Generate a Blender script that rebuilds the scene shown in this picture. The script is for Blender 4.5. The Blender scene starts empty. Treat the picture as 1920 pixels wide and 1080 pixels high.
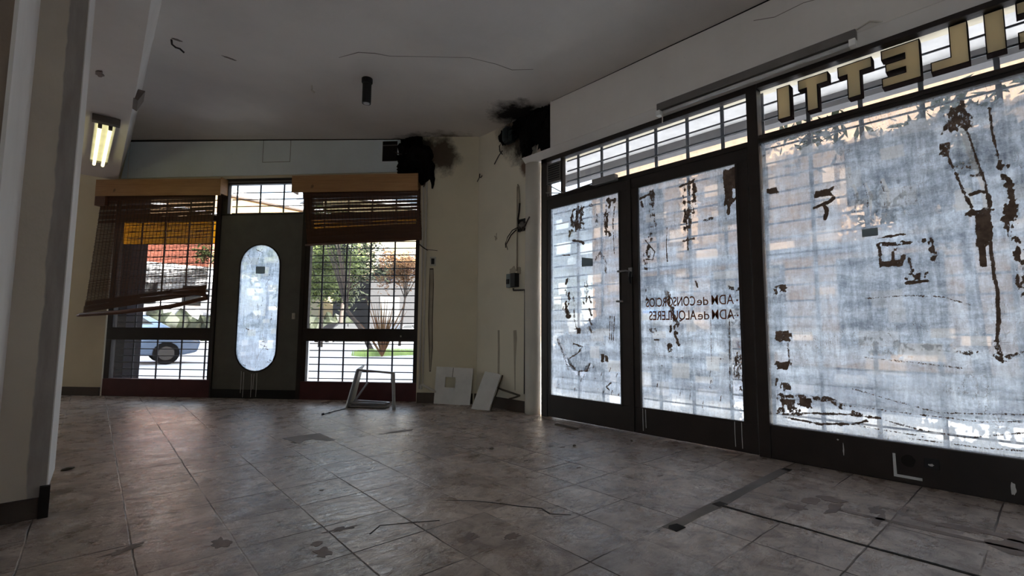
import bpy, bmesh, math, random
import numpy as np
from mathutils import Vector, Matrix, noise as mnoise
random.seed(7)
S = bpy.context.scene
COL = S.collection
R = math.radians

# ------------------------------------------------------------------ camera
cam_d = bpy.data.cameras.new('camera')
cam = bpy.data.objects.new('camera', cam_d)
COL.objects.link(cam)
cam_d.sensor_width = 36.0
cam_d.lens = 36.0 * 896.8 / 1920.0
cam_d.clip_start = 0.05
cam_d.clip_end = 300
YAW, PITCH, ROLL = R(42.74), R(5.045), R(0.312)
fw = Vector((math.sin(YAW) * math.cos(PITCH), math.cos(YAW) * math.cos(PITCH), math.sin(PITCH)))
rt0 = Vector((math.cos(YAW), -math.sin(YAW), 0))
up0 = rt0.cross(fw)
rt = rt0 * math.cos(ROLL) + up0 * math.sin(ROLL)
up = up0 * math.cos(ROLL) - rt0 * math.sin(ROLL)
cam.matrix_world = Matrix(((rt.x, up.x, -fw.x, 0), (rt.y, up.y, -fw.y, 0), (rt.z, up.z, -fw.z, 0.8), (0, 0, 0, 1)))
S.camera = cam

# ------------------------------------------------------------------ view, world, sun
S.view_settings.view_transform = 'Standard'
S.view_settings.look = 'None'
S.view_settings.gamma = 1.0
S.view_settings.use_curve_mapping = False
S.view_settings.exposure = 1.25
S.cycles.max_bounces = 10
S.cycles.diffuse_bounces = 6
S.cycles.transparent_max_bounces = 24
S.cycles.transmission_bounces = 8
S.cycles.use_denoising = True
S.cycles.sample_clamp_indirect = 4.0

SKY, SUN = 0.68, 23.0
world = bpy.data.worlds.new('sky')
S.world = world
world.use_nodes = True
wn = world.node_tree.nodes
wl = world.node_tree.links
bg = wn['Background']
sky = wn.new('ShaderNodeTexSky')
sky.sky_type = 'NISHITA'
sky.sun_disc = False
sky.sun_elevation = R(13)
sky.sun_rotation = R(155)
sky.air_density = 1.0
sky.dust_density = 3.0
sky.ozone_density = 1.5
smix = wn.new('ShaderNodeMix'); smix.data_type = 'RGBA'
smix.inputs[0].default_value = 0.62
smix.inputs[7].default_value = (1.9, 1.95, 2.1, 1)
wl.new(sky.outputs[0], smix.inputs[6])
wl.new(smix.outputs[2], bg.inputs[0])
bg.inputs[1].default_value = SKY
sun_d = bpy.data.lights.new('sun', 'SUN')
sun_d.energy = SUN
sun_d.angle = R(1.6)
sun_d.color = (1.0, 0.96, 0.90)
sun = bpy.data.objects.new('sun', sun_d)
COL.objects.link(sun)
sun.location = (8, -12, 9)
sun.rotation_euler = Vector((-0.46, 1.0, -0.25)).to_track_quat('-Z', 'Y').to_euler()

# ------------------------------------------------------------------ materials
class N:
    def __init__(s, name):
        s.m = bpy.data.materials.new(name)
        s.m.use_nodes = True
        s.t = s.m.node_tree
        s.n = s.t.nodes
        s.l = s.t.links
        s.b = s.n['Principled BSDF']
        s.out = s.n['Material Output']
    def node(s, typ, **kw):
        nd = s.n.new(typ)
        for k, v in kw.items():
            if k in nd.inputs: nd.inputs[k].default_value = v
            else: setattr(nd, k, v)
        return nd
    def link(s, a, b): s.l.new(a, b)
    def coord(s, which='Object', scale=(1, 1, 1), rot=(0, 0, 0), loc=(0, 0, 0)):
        tc = s.node('ShaderNodeTexCoord')
        mp = s.node('ShaderNodeMapping')
        mp.inputs['Scale'].default_value = scale
        mp.inputs['Rotation'].default_value = rot
        mp.inputs['Location'].default_value = loc
        s.link(tc.outputs[which], mp.inputs[0])
        return mp.outputs[0]
    def noise(s, vec, scale, detail=4, rough=0.55, dist=0.0):
        nd = s.node('ShaderNodeTexNoise')
        nd.inputs['Scale'].default_value = scale
        nd.inputs['Detail'].default_value = detail
        nd.inputs['Roughness'].default_value = rough
        nd.inputs['Distortion'].default_value = dist
        s.link(vec, nd.inputs['Vector'])
        return nd.outputs['Fac']
    def ramp(s, fac, stops):
        r = s.node('ShaderNodeValToRGB')
        e = r.color_ramp.elements
        while len(e) < len(stops): e.new(0.5)
        for i, (p, c) in enumerate(stops):
            e[i].position = p
            e[i].color = (c[0], c[1], c[2], 1) if not isinstance(c, (int, float)) else (c, c, c, 1)
        s.link(fac, r.inputs[0])
        return r.outputs[0]
    def math(s, op, a, b=None, c=None, clamp=False):
        m = s.node('ShaderNodeMath', operation=op)
        m.use_clamp = clamp
        for i, v in enumerate((a, b, c)):
            if v is None: continue
            if isinstance(v, (int, float)): m.inputs[i].default_value = v
            else: s.link(v, m.inputs[i])
        return m.outputs[0]
    def mix(s, fac, a, b, mode='MIX'):
        m = s.node('ShaderNodeMix', data_type='RGBA', blend_type=mode)
        for v, i in ((fac, 0), (a, 6), (b, 7)):
            if isinstance(v, (int, float)): m.inputs[i].default_value = v
            elif isinstance(v, (tuple, list)): m.inputs[i].default_value = (v[0], v[1], v[2], 1)
            else: s.link(v, m.inputs[i])
        return m.outputs[2]
    def bump(s, h, strength=0.3, dist=0.01):
        b = s.node('ShaderNodeBump')
        b.inputs['Strength'].default_value = strength
        b.inputs['Distance'].default_value = dist
        s.link(h, b.inputs['Height'])
        s.link(b.outputs[0], s.b.inputs['Normal'])

def plain(name, col, rough=0.6, metal=0.0, var=0.15, scale=6.0, bump=0.1, bscale=60, spec=0.4):
    k = N(name)
    v = k.coord()
    f = k.noise(v, scale, 5, 0.6)
    d = tuple(c * (1 - var) for c in col)
    l = tuple(min(1, c * (1 + var)) for c in col)
    k.link(k.ramp(f, [(0.3, d), (0.7, l)]), k.b.inputs['Base Color'])
    k.b.inputs['Roughness'].default_value = rough
    k.b.inputs['Metallic'].default_value = metal
    k.b.inputs['Specular IOR Level'].default_value = spec
    if bump: k.bump(k.noise(v, bscale, 3), bump, 0.003)
    return k.m

def wall_paint(name, col, dirt, streak=0.5, rough=0.8):
    k = N(name)
    v = k.coord()
    f = k.noise(v, 1.3, 6, 0.6)
    c = k.mix(k.ramp(f, [(0.42, 0), (0.75, 1)]), col, dirt)
    vs = k.coord(scale=(9, 9, 0.7))
    g = k.noise(vs, 1.0, 4, 0.6)
    c = k.mix(k.math('MULTIPLY', k.ramp(g, [(0.55, 0), (0.72, 1)]), streak), c, dirt)
    sp = k.noise(v, 22, 3, 0.7)
    c = k.mix(k.ramp(sp, [(0.70, 0), (0.78, 0.7)]), c, tuple(x * 0.5 for x in dirt))
    k.link(c, k.b.inputs['Base Color'])
    k.b.inputs['Roughness'].default_value = rough
    k.b.inputs['Specular IOR Level'].default_value = 0.25
    k.bump(k.noise(v, 14, 6, 0.65), 0.25, 0.01)
    return k.m

M = {}
M['ceiling'] = wall_paint('ceiling_paint', (0.72, 0.69, 0.66), (0.62, 0.58, 0.55), 0.2)
M['wall'] = wall_paint('cream_wall_paint', (0.60, 0.55, 0.42), (0.50, 0.44, 0.32), 0.4)
M['pier'] = wall_paint('pale_wall_paint', (0.76, 0.70, 0.57), (0.64, 0.58, 0.46), 0.5)
M['fascia'] = wall_paint('soffit_paint', (0.78, 0.74, 0.70), (0.68, 0.64, 0.60), 0.2)
M['white'] = wall_paint('white_board_paint', (0.82, 0.92, 0.97), (0.74, 0.83, 0.88), 0.3)
M['column'] = wall_paint('column_paint', (0.58, 0.53, 0.46), (0.5, 0.45, 0.39), 0.3)
M['corner'] = wall_paint('pale_lit_paint', (0.86, 0.83, 0.80), (0.74, 0.71, 0.68), 0.2)  # pale tone that carries the brightness of faces turned to the daylight
M['brownwall'] = wall_paint('dark_brown_wall_paint', (0.30, 0.235, 0.19), (0.24, 0.19, 0.15), 0.3)
M['base'] = wall_paint('baseboard_stone', (0.10, 0.075, 0.06), (0.05, 0.04, 0.035), 0.5, 0.6)
M['frame'] = plain('dark_brown_frame_paint', (0.022, 0.015, 0.013), 0.45, var=0.3)
M['kick'] = plain('maroon_frame_paint', (0.085, 0.024, 0.026), 0.5, var=0.2)
M['door'] = plain('grey_green_door_paint', (0.12, 0.12, 0.108), 0.5, var=0.12)
M['grille'] = plain('grille_paint', (0.035, 0.035, 0.045), 0.5)
M['grille_grey'] = plain('grey_grille_paint', (0.16, 0.17, 0.20), 0.5)
M['black'] = plain('black_metal', (0.008, 0.008, 0.009), 0.55)
M['soot'] = plain('charred_black', (0.006, 0.005, 0.005), 0.95, bump=0.5, spec=0.1)
M['motor'] = plain('dark_teal_metal', (0.012, 0.022, 0.024), 0.5)
M['wire'] = plain('cable_sheath', (0.03, 0.02, 0.018), 0.6)
M['dirtywhite'] = plain('dirty_white_board', (0.72, 0.70, 0.67), 0.7, var=0.1)
M['boardedge'] = plain('board_edge', (0.09, 0.07, 0.05), 0.8)
M['pipe'] = wall_paint('pipe_paint', (0.66, 0.62, 0.55), (0.5, 0.46, 0.4), 0.3, 0.5)
M['plastic'] = plain('ivory_plastic', (0.55, 0.53, 0.45), 0.45)
M['greybox'] = plain('grey_plastic', (0.16, 0.19, 0.19), 0.5)
M['steel'] = plain('dull_steel_tube', (0.30, 0.30, 0.31), 0.4, 0.7)
M['cement'] = plain('cement_fill', (0.17, 0.145, 0.13), 0.75, var=0.2)
M['patch'] = plain('bare_patch', (0.16, 0.13, 0.115), 0.7, var=0.2)
M['stain'] = plain('brown_stain', (0.20, 0.15, 0.13), 0.65, var=0.3)
M['crack'] = plain('dark_gap', (0.012, 0.009, 0.008), 0.9)
M['faint'] = plain('faint_crack', (0.22, 0.19, 0.17), 0.9)
M['chase'] = plain('bare_plaster', (0.40, 0.345, 0.265), 0.9)
M['drip'] = plain('dried_whitewash_drip', (0.6, 0.6, 0.6), 0.8)
M['letterside'] = plain('dark_letter_side', (0.007, 0.004, 0.004), 0.9, spec=0.0, bump=0)
M['text'] = plain('brown_lettering', (0.20, 0.06, 0.022), 0.6)

M['fixture'] = plain('grey_lamp_housing', (0.16, 0.145, 0.135), 0.5)
M['fixture_white'] = plain('white_lamp_reflector', (0.8, 0.8, 0.78), 0.4)
M['glasstube'] = plain('unlit_tube', (0.6, 0.6, 0.6), 0.15)


def pine(name, c1, c2):
    k = N(name)
    v = k.coord(scale=(1.2, 8, 9))
    f = k.noise(v, 2.2, 5, 0.6, 0.8)
    g = k.noise(k.coord(scale=(0.6, 3, 30)), 3.0, 3)
    c = k.mix(k.ramp(f, [(0.35, 0), (0.7, 1)]), c1, c2)
    c = k.mix(k.ramp(g, [(0.5, 0), (0.75, 0.5)]), c, tuple(x * 0.55 for x in c2))
    kn = k.noise(k.coord(), 5.5, 1)
    c = k.mix(k.ramp(kn, [(0.73, 0), (0.77, 0.8)]), c, tuple(x * 0.25 for x in c2))
    k.link(c, k.b.inputs['Base Color'])
    k.b.inputs['Roughness'].default_value = 0.45
    k.bump(g, 0.15, 0.002)
    return k.m
M['pine'] = pine('varnished_pine', (0.52, 0.29, 0.12), (0.42, 0.22, 0.085))
M['bar'] = pine('blind_bar_wood', (0.16, 0.06, 0.03), (0.11, 0.04, 0.02))

def bamboo(name):
    k = N(name)
    f = k.noise(k.coord(scale=(1.5, 1, 40)), 3, 3)
    k.link(k.ramp(f, [(0.35, (0.085, 0.035, 0.018)), (0.65, (0.14, 0.060, 0.028))]), k.b.inputs['Base Color'])
    k.b.inputs['Roughness'].default_value = 0.5
    tr = k.node('ShaderNodeBsdfTranslucent')
    tr.inputs[0].default_value = (0.26, 0.085, 0.03, 1)
    mx = k.node('ShaderNodeMixShader')
    mx.inputs[0].default_value = 0.2
    k.link(k.b.outputs[0], mx.inputs[1]); k.link(tr.outputs[0], mx.inputs[2])
    k.link(mx.outputs[0], k.out.inputs[0])
    return k.m
M['bamboo'] = bamboo('matchstick_bamboo')

def canvas(name, col):
    k = N(name)
    k.b.inputs['Base Color'].default_value = (*col, 1)
    k.b.inputs['Roughness'].default_value = 0.8
    tr = k.node('ShaderNodeBsdfTranslucent')
    tr.inputs[0].default_value = (*col, 1)
    mx = k.node('ShaderNodeMixShader')
    mx.inputs[0].default_value = 0.6
    k.link(k.b.outputs[0], mx.inputs[1]); k.link(tr.outputs[0], mx.inputs[2])
    k.link(mx.outputs[0], k.out.inputs[0])
    return k.m
M['sticker'] = canvas('grey_sticker', (0.34, 0.38, 0.38))
M['letterface'] = canvas('tan_letter_acrylic', (0.92, 0.80, 0.57))
M['yellow'] = canvas('yellow_awning_canvas', (0.95, 0.60, 0.05))

def clear_glass():
    k = N('window_glass')
    t = k.node('ShaderNodeBsdfTransparent')
    t.inputs[0].default_value = (0.93, 0.95, 0.95, 1)
    g = k.node('ShaderNodeBsdfGlossy')
    g.inputs['Roughness'].default_value = 0.04
    lw = k.node('ShaderNodeFresnel')
    lw.inputs[0].default_value = 1.35
    f = k.math('MULTIPLY', lw.outputs[0], 0.8)
    mx = k.node('ShaderNodeMixShader')
    k.link(f, mx.inputs[0]); k.link(t.outputs[0], mx.inputs[1]); k.link(g.outputs[0], mx.inputs[2])
    k.link(mx.outputs[0], k.out.inputs[0])
    return k.m
M['glass'] = clear_glass()

def whitewash(name, lo=0.77):
    """whitewash film: streaky translucent lime coat, scraped clear here and there, with opaque brown residue"""
    k = N(name)
    at = k.node('ShaderNodeVertexColor', layer_name='marks')
    sep = k.node('ShaderNodeSeparateColor')
    k.link(at.outputs[0], sep.inputs[0])
    scrape, residue, thick = sep.outputs[0], sep.outputs[1], sep.outputs[2]
    v = k.coord()
    vv = k.coord(scale=(1, 1, 0.16))
    vh = k.coord(scale=(0.25, 0.25, 1))
    streak = k.noise(vv, 34, 5, 0.7, 0.3)
    hor = k.noise(vh, 16, 5, 0.65, 0.6)
    cloud = k.noise(v, 4.0, 6, 0.65, 0.5)
    fine = k.noise(v, 70, 4, 0.7, 0.8)
    d = k.math('MULTIPLY_ADD', streak, 0.35, k.math('MULTIPLY', hor, 0.40))
    d = k.math('ADD', d, k.math('MULTIPLY', cloud, 0.75))
    d = k.math('ADD', d, k.math('MULTIPLY', fine, 0.25))            # about 0.87 mean
    dens = k.node('ShaderNodeMapRange')
    dens.inputs[1].default_value = 0.66; dens.inputs[2].default_value = 1.0
    dens.inputs[3].default_value = lo; dens.inputs[4].default_value = 0.985
    k.link(d, dens.inputs[0])
    den = dens.outputs[0]
    # thin dry cracks and hair scratches
    scr = k.noise(k.coord(scale=(1, 1, 0.22)), 24, 3, 0.6, 1.6)
    hair = k.ramp(scr, [(0.484, 0), (0.5, 0.85), (0.516, 0)])
    hair2 = k.ramp(k.noise(k.coord(scale=(0.3, 0.3, 1)), 20, 3, 0.6, 1.3), [(0.488, 0), (0.5, 0.7), (0.512, 0)])
    gate = k.ramp(k.noise(v, 3.4, 3), [(0.5, 0), (0.60, 1)])
    gate = k.math('MULTIPLY', gate, k.ramp(fine, [(0.42, 0), (0.55, 1)]))
    hair = k.math('MULTIPLY', k.math('MAXIMUM', hair, hair2), gate)
    den = k.math('SUBTRACT', den, k.math('ADD', scrape, k.math('MULTIPLY', thick, 0.25)), clamp=True)
    tone = k.math('MULTIPLY_ADD', streak, 0.30, k.math('MULTIPLY', hor, 0.25))
    tone = k.math('ADD', tone, k.math('MULTIPLY', cloud, 0.25))
    tone = k.math('ADD', tone, k.math('MULTIPLY', fine, 0.20))
    col = k.ramp(tone, [(0.40, (0.22, 0.27, 0.35)), (0.49, (0.45, 0.535, 0.65)), (0.59, (0.76, 0.87, 1.0))])
    col = k.mix(k.math('MULTIPLY', thick, 0.8), col, (0.92, 0.96, 1.0))
    tr = k.node('ShaderNodeBsdfTranslucent'); k.link(col, tr.inputs[0])
    df = k.node('ShaderNodeBsdfDiffuse'); k.link(col, df.inputs[0])
    m1 = k.node('ShaderNodeMixShader'); m1.inputs[0].default_value = 0.15
    k.link(tr.outputs[0], m1.inputs[1]); k.link(df.outputs[0], m1.inputs[2])
    tp = k.node('ShaderNodeBsdfTransparent')
    m2 = k.node('ShaderNodeMixShader')
    k.link(den, m2.inputs[0]); k.link(tp.outputs[0], m2.inputs[1]); k.link(m1.outputs[0], m2.inputs[2])
    br = k.node('ShaderNodeBsdfDiffuse')
    bc = k.ramp(k.noise(v, 24, 4), [(0.35, (0.045, 0.034, 0.029)), (0.65, (0.13, 0.10, 0.085))])
    k.link(bc, br.inputs[0])
    btr = k.node('ShaderNodeBsdfTranslucent'); btr.inputs[0].default_value = (0.075, 0.05, 0.036, 1)
    m4 = k.node('ShaderNodeMixShader'); m4.inputs[0].default_value = 0.35
    k.link(br.outputs[0], m4.inputs[1]); k.link(btr.outputs[0], m4.inputs[2])
    rag = k.noise(k.coord(scale=(1, 1, 0.55)), 95, 4, 0.75, 0.6)
    rf = k.math('ADD', residue, k.math('MULTIPLY', k.math('SUBTRACT', rag, 0.5), 2.6))
    rf = k.math('MULTIPLY', k.math('SUBTRACT', rf, 0.40), 5.0, clamp=True)
    rf = k.math('MULTIPLY', rf, k.ramp(residue, [(0.03, 0), (0.12, 1)]))
    m3 = k.node('ShaderNodeMixShader')
    k.link(k.math('MAXIMUM', rf, hair), m3.inputs[0])
    k.link(m2.outputs[0], m3.inputs[1]); k.link(m4.outputs[0], m3.inputs[2])
    gl = k.node('ShaderNodeBsdfGlossy'); gl.inputs['Roughness'].default_value = 0.06
    fr = k.node('ShaderNodeFresnel'); fr.inputs[0].default_value = 1.4
    m5 = k.node('ShaderNodeMixShader')
    k.link(k.math('MULTIPLY', fr.outputs[0], 0.7), m5.inputs[0]); k.link(m3.outputs[0], m5.inputs[1]); k.link(gl.outputs[0], m5.inputs[2])
    k.link(m5.outputs[0], k.out.inputs[0])
    return k.m
M['film'] = whitewash('whitewash_film')

def floor_mat():
    k = N('floor_tiles')
    v = k.coord(rot=(0, 0, R(1.65)))
    sp = k.node('ShaderNodeSeparateXYZ'); k.link(v, sp.inputs[0])
    T = 0.2985
    wob = k.math('MULTIPLY', k.math('SUBTRACT', k.noise(v, 6, 3), 0.5), 0.010)
    u = k.math('DIVIDE', k.math('ADD', k.math('SUBTRACT', sp.outputs[0], 0.156), wob), T)
    w = k.math('DIVIDE', k.math('ADD', k.math('SUBTRACT', sp.outputs[1], 0.531), wob), T)
    def line(c, wd):
        f = k.math('FRACT', c)
        e = k.math('MINIMUM', f, k.math('SUBTRACT', 1.0, f))
        return k.math('SUBTRACT', 1.0, k.math('DIVIDE', e, wd), clamp=True)
    jn = k.ramp(k.noise(v, 1.7, 2), [(0.42, 0.12), (0.58, 0.95)])
    jl = k.math('MULTIPLY', k.math('MAXIMUM', line(u, 0.013), line(w, 0.013)), 1.5, clamp=True)
    joint = k.math('MULTIPLY', jl, jn)
    cid = k.node('ShaderNodeCombineXYZ')
    k.link(k.math('FLOOR', u), cid.inputs[0]); k.link(k.math('FLOOR', w), cid.inputs[1])
    wn_ = k.node('ShaderNodeTexWhiteNoise', noise_dimensions='3D'); k.link(cid.outputs[0], wn_.inputs[0])
    tv = wn_.outputs[0]
    vo = k.node('ShaderNodeVectorMath', operation='MULTIPLY_ADD')
    k.link(wn_.outputs[1], vo.inputs[0]); vo.inputs[1].default_value = (7, 7, 7); k.link(v, vo.inputs[2])
    stone = k.noise(vo.outputs[0], 7.0, 8, 0.68, 0.9)
    c = k.ramp(stone, [(0.36, (0.23, 0.178, 0.150)), (0.5, (0.43, 0.355, 0.31)), (0.66, (0.62, 0.54, 0.48))])
    tint = k.ramp(tv, [(0.0, (0.82, 0.80, 0.80)), (1.0, (1.08, 1.05, 1.02))])
    c = k.mix(1.0, c, tint, 'MULTIPLY')
    big = k.noise(v, 0.8, 5, 0.6)
    c = k.mix(k.ramp(big, [(0.45, 0), (0.7, 0.6)]), c, (0.26, 0.21, 0.185))
    # scuffs and veins running along the tiles
    vein = k.noise(k.coord(rot=(0, 0, R(14)), scale=(3.0, 11, 1)), 1.6, 6, 0.7, 1.2)
    c = k.mix(k.ramp(vein, [(0.57, 0), (0.66, 0.6), (0.72, 0.8)]), c, (0.10, 0.072, 0.06))
    spk = k.noise(v, 45, 3, 0.6)
    c = k.mix(k.ramp(spk, [(0.68, 0), (0.74, 0.8)]), c, (0.06, 0.045, 0.04))
    pit = k.noise(v, 3.3, 6, 0.75, 0.6)
    c = k.mix(k.ramp(pit, [(0.63, 0), (0.68, 0.75)]), c, (0.12, 0.09, 0.075))
    c = k.mix(joint, c, (0.035, 0.024, 0.02))
    k.link(c, k.b.inputs['Base Color'])
    rg = k.ramp(k.noise(v, 5.5, 6, 0.7), [(0.32, 0.16), (0.68, 0.44)])
    rg = k.math('ADD', rg, k.math('MULTIPLY', joint, 0.4), clamp=True)
    k.link(rg, k.b.inputs['Roughness'])
    k.b.inputs['Specular IOR Level'].default_value = 0.42
    h = k.math('MULTIPLY_ADD', stone, 0.35, k.math('MULTIPLY', k.noise(k.coord(scale=(1, 2.4, 1), rot=(0, 0, R(40))), 13, 5, 0.6, 0.5), 0.8))
    h = k.math('SUBTRACT', h, k.math('MULTIPLY', joint, 0.6))
    k.bump(h, 0.9, 0.008)
    return k.m
M['floor'] = floor_mat()

def column_mat():
    k = N('column_plaster')
    v = k.coord()
    sp = k.node('ShaderNodeSeparateXYZ'); k.link(v, sp.inputs[0])
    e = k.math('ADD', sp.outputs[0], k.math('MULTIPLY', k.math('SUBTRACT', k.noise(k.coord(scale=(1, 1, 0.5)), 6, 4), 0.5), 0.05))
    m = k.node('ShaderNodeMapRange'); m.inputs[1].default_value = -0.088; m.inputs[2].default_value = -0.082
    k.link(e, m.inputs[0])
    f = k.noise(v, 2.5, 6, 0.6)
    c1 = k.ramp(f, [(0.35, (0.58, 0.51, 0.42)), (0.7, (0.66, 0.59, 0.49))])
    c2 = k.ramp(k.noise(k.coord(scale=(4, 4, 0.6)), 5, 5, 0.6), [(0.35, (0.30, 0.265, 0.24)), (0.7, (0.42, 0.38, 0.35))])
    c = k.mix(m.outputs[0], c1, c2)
    k.link(c, k.b.inputs['Base Color'])
    k.b.inputs['Roughness'].default_value = 0.85
    k.bump(k.noise(v, 20, 6), 0.3, 0.01)
    return k.m
M['columnface'] = column_mat()

def stainpaint(name, base, spots, col=(0.012, 0.009, 0.008)):
    """paint with soot stains around fixed burnt places (object space)"""
    k = N(name)
    v = k.coord()
    f = k.noise(v, 1.3, 6, 0.6)
    c = k.mix(k.ramp(f, [(0.42, 0), (0.75, 1)]), base, tuple(x * 0.87 for x in base))
    for (p, r, tintc) in spots:
        nd = k.node('ShaderNodeVectorMath', operation='DISTANCE')
        k.link(v, nd.inputs[0]); nd.inputs[1].default_value = p
        q = k.math('DIVIDE', nd.outputs['Value'], r)
        q = k.math('ADD', q, k.math('MULTIPLY', k.math('SUBTRACT', k.noise(v, 5, 5, 0.7), 0.5), 1.5))
        fac = k.ramp(q, [(0.45, 0.97), (1.0, 0.0)])
        c = k.mix(fac, c, tintc)
    k.link(c, k.b.inputs['Base Color'])
    k.b.inputs['Roughness'].default_value = 0.85
    k.b.inputs['Specular IOR Level'].default_value = 0.2
    k.bump(k.noise(v, 9, 6, 0.65), 0.25, 0.012)
    return k.m

def leafmat(name, a, b, tr=0.35):
    k = N(name)
    f = k.noise(k.coord(), 2.2, 3)
    c = k.ramp(f, [(0.35, a), (0.65, b)])
    k.link(c, k.b.inputs['Base Color'])
    k.b.inputs['Roughness'].default_value = 0.6
    t = k.node('ShaderNodeBsdfTranslucent'); k.link(c, t.inputs[0])
    mx = k.node('ShaderNodeMixShader'); mx.inputs[0].default_value = tr
    k.link(k.b.outputs[0], mx.inputs[1]); k.link(t.outputs[0], mx.inputs[2]); k.link(mx.outputs[0], k.out.inputs[0])
    return k.m
M['leaf'] = leafmat('green_leaves', (0.05, 0.07, 0.022), (0.13, 0.16, 0.05))
M['leafdark'] = leafmat('dark_leaves', (0.012, 0.017, 0.010), (0.035, 0.042, 0.022))
M['leafrust'] = leafmat('rusty_leaves', (0.12, 0.045, 0.02), (0.18, 0.11, 0.045))
M['bark'] = plain('tree_bark', (0.05, 0.04, 0.035), 0.9, bump=0.6, bscale=20)

def lamp_tube():
    k = N('lit_tube')
    e = k.node('ShaderNodeEmission')
    e.inputs[0].default_value = (1.0, 0.92, 0.45, 1)
    e.inputs[1].default_value = 1.15
    k.link(e.outputs[0], k.out.inputs[0])
    return k.m
M['littube'] = lamp_tube()

def brick(name, a, b, mortar, sc=1.0):
    k = N(name)
    bt = k.node('ShaderNodeTexBrick')
    bt.inputs['Color1'].default_value = (*a, 1); bt.inputs['Color2'].default_value = (*b, 1); bt.inputs['Mortar'].default_value = (*mortar, 1)
    bt.inputs['Scale'].default_value = 4.0 * sc
    k.link(k.coord(rot=(R(90), 0, 0)), bt.inputs['Vector'])
    k.link(bt.outputs[0], k.b.inputs['Base Color'])
    k.b.inputs['Roughness'].default_value = 0.9
    return k.m
M['brick'] = brick('red_brick', (0.20, 0.050, 0.028), (0.26, 0.07, 0.04), (0.22, 0.10, 0.08))

def tiles_out():
    k = N('pavement_concrete')
    v = k.coord()
    c = k.ramp(k.noise(v, 1.5, 6), [(0.3, (0.62, 0.62, 0.63)), (0.7, (0.78, 0.78, 0.79))])
    c = k.mix(k.ramp(k.noise(v, 0.25, 3), [(0.5, 0), (0.65, 0.4)]), c, (0.36, 0.37, 0.40))
    k.link(c, k.b.inputs['Base Color'])
    k.b.inputs['Roughness'].default_value = 0.8
    return k.m
M['pavement'] = tiles_out()
M['road'] = plain('asphalt', (0.52, 0.52, 0.54), 0.85, var=0.15, scale=0.8)
M['xwhite'] = plain('white_facade_paint', (0.48, 0.48, 0.50), 0.8)
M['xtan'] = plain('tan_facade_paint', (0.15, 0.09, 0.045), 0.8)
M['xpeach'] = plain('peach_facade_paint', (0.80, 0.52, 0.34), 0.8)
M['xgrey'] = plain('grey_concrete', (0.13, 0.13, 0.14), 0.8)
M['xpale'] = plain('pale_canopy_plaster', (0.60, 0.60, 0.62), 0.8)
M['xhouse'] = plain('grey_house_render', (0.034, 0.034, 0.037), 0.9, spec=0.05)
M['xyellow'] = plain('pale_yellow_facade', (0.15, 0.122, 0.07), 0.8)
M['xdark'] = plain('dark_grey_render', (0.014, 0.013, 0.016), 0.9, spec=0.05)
M['xglass'] = plain('dark_facade_window', (0.010, 0.012, 0.016), 0.35, spec=0.12)
M['carpaint'] = plain('pale_blue_car_paint', (0.06, 0.09, 0.15), 0.25, var=0.03, bump=0)
M['cardark'] = plain('dark_car_paint', (0.012, 0.012, 0.015), 0.5, var=0.03, bump=0)
M['carwhite'] = plain('white_car_paint', (0.25, 0.25, 0.26), 0.25, var=0.03, bump=0)
M['tyre'] = plain('tyre_rubber', (0.006, 0.006, 0.007), 0.95, spec=0.0)
M['bluepaint'] = plain('bright_blue_sign_paint', (0.05, 0.36, 0.80), 0.5)
M['soil'] = plain('earth', (0.16, 0.13, 0.09), 0.95)
M['grass'] = leafmat('grass_blades', (0.30, 0.42, 0.16), (0.45, 0.58, 0.22))

# ------------------------------------------------------------------ frames and mesh builder
class Frame:
    def __init__(s, loc, rz): s.loc = Vector(loc); s.rz = rz; s.m = Matrix.Translation(s.loc) @ Matrix.Rotation(rz, 4, 'Z')
    def w(s, p): return s.m @ Vector(p)
W = Frame((0, 0, 0), 0)
B = Frame((0.341, 7.532, 0), math.atan2(-0.740, 0.673))      # back wall: x along it, y outwards
RW = Frame((3.32, 0, 0), -math.pi / 2)                       # shopfront: x = -world y, y outwards

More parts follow.
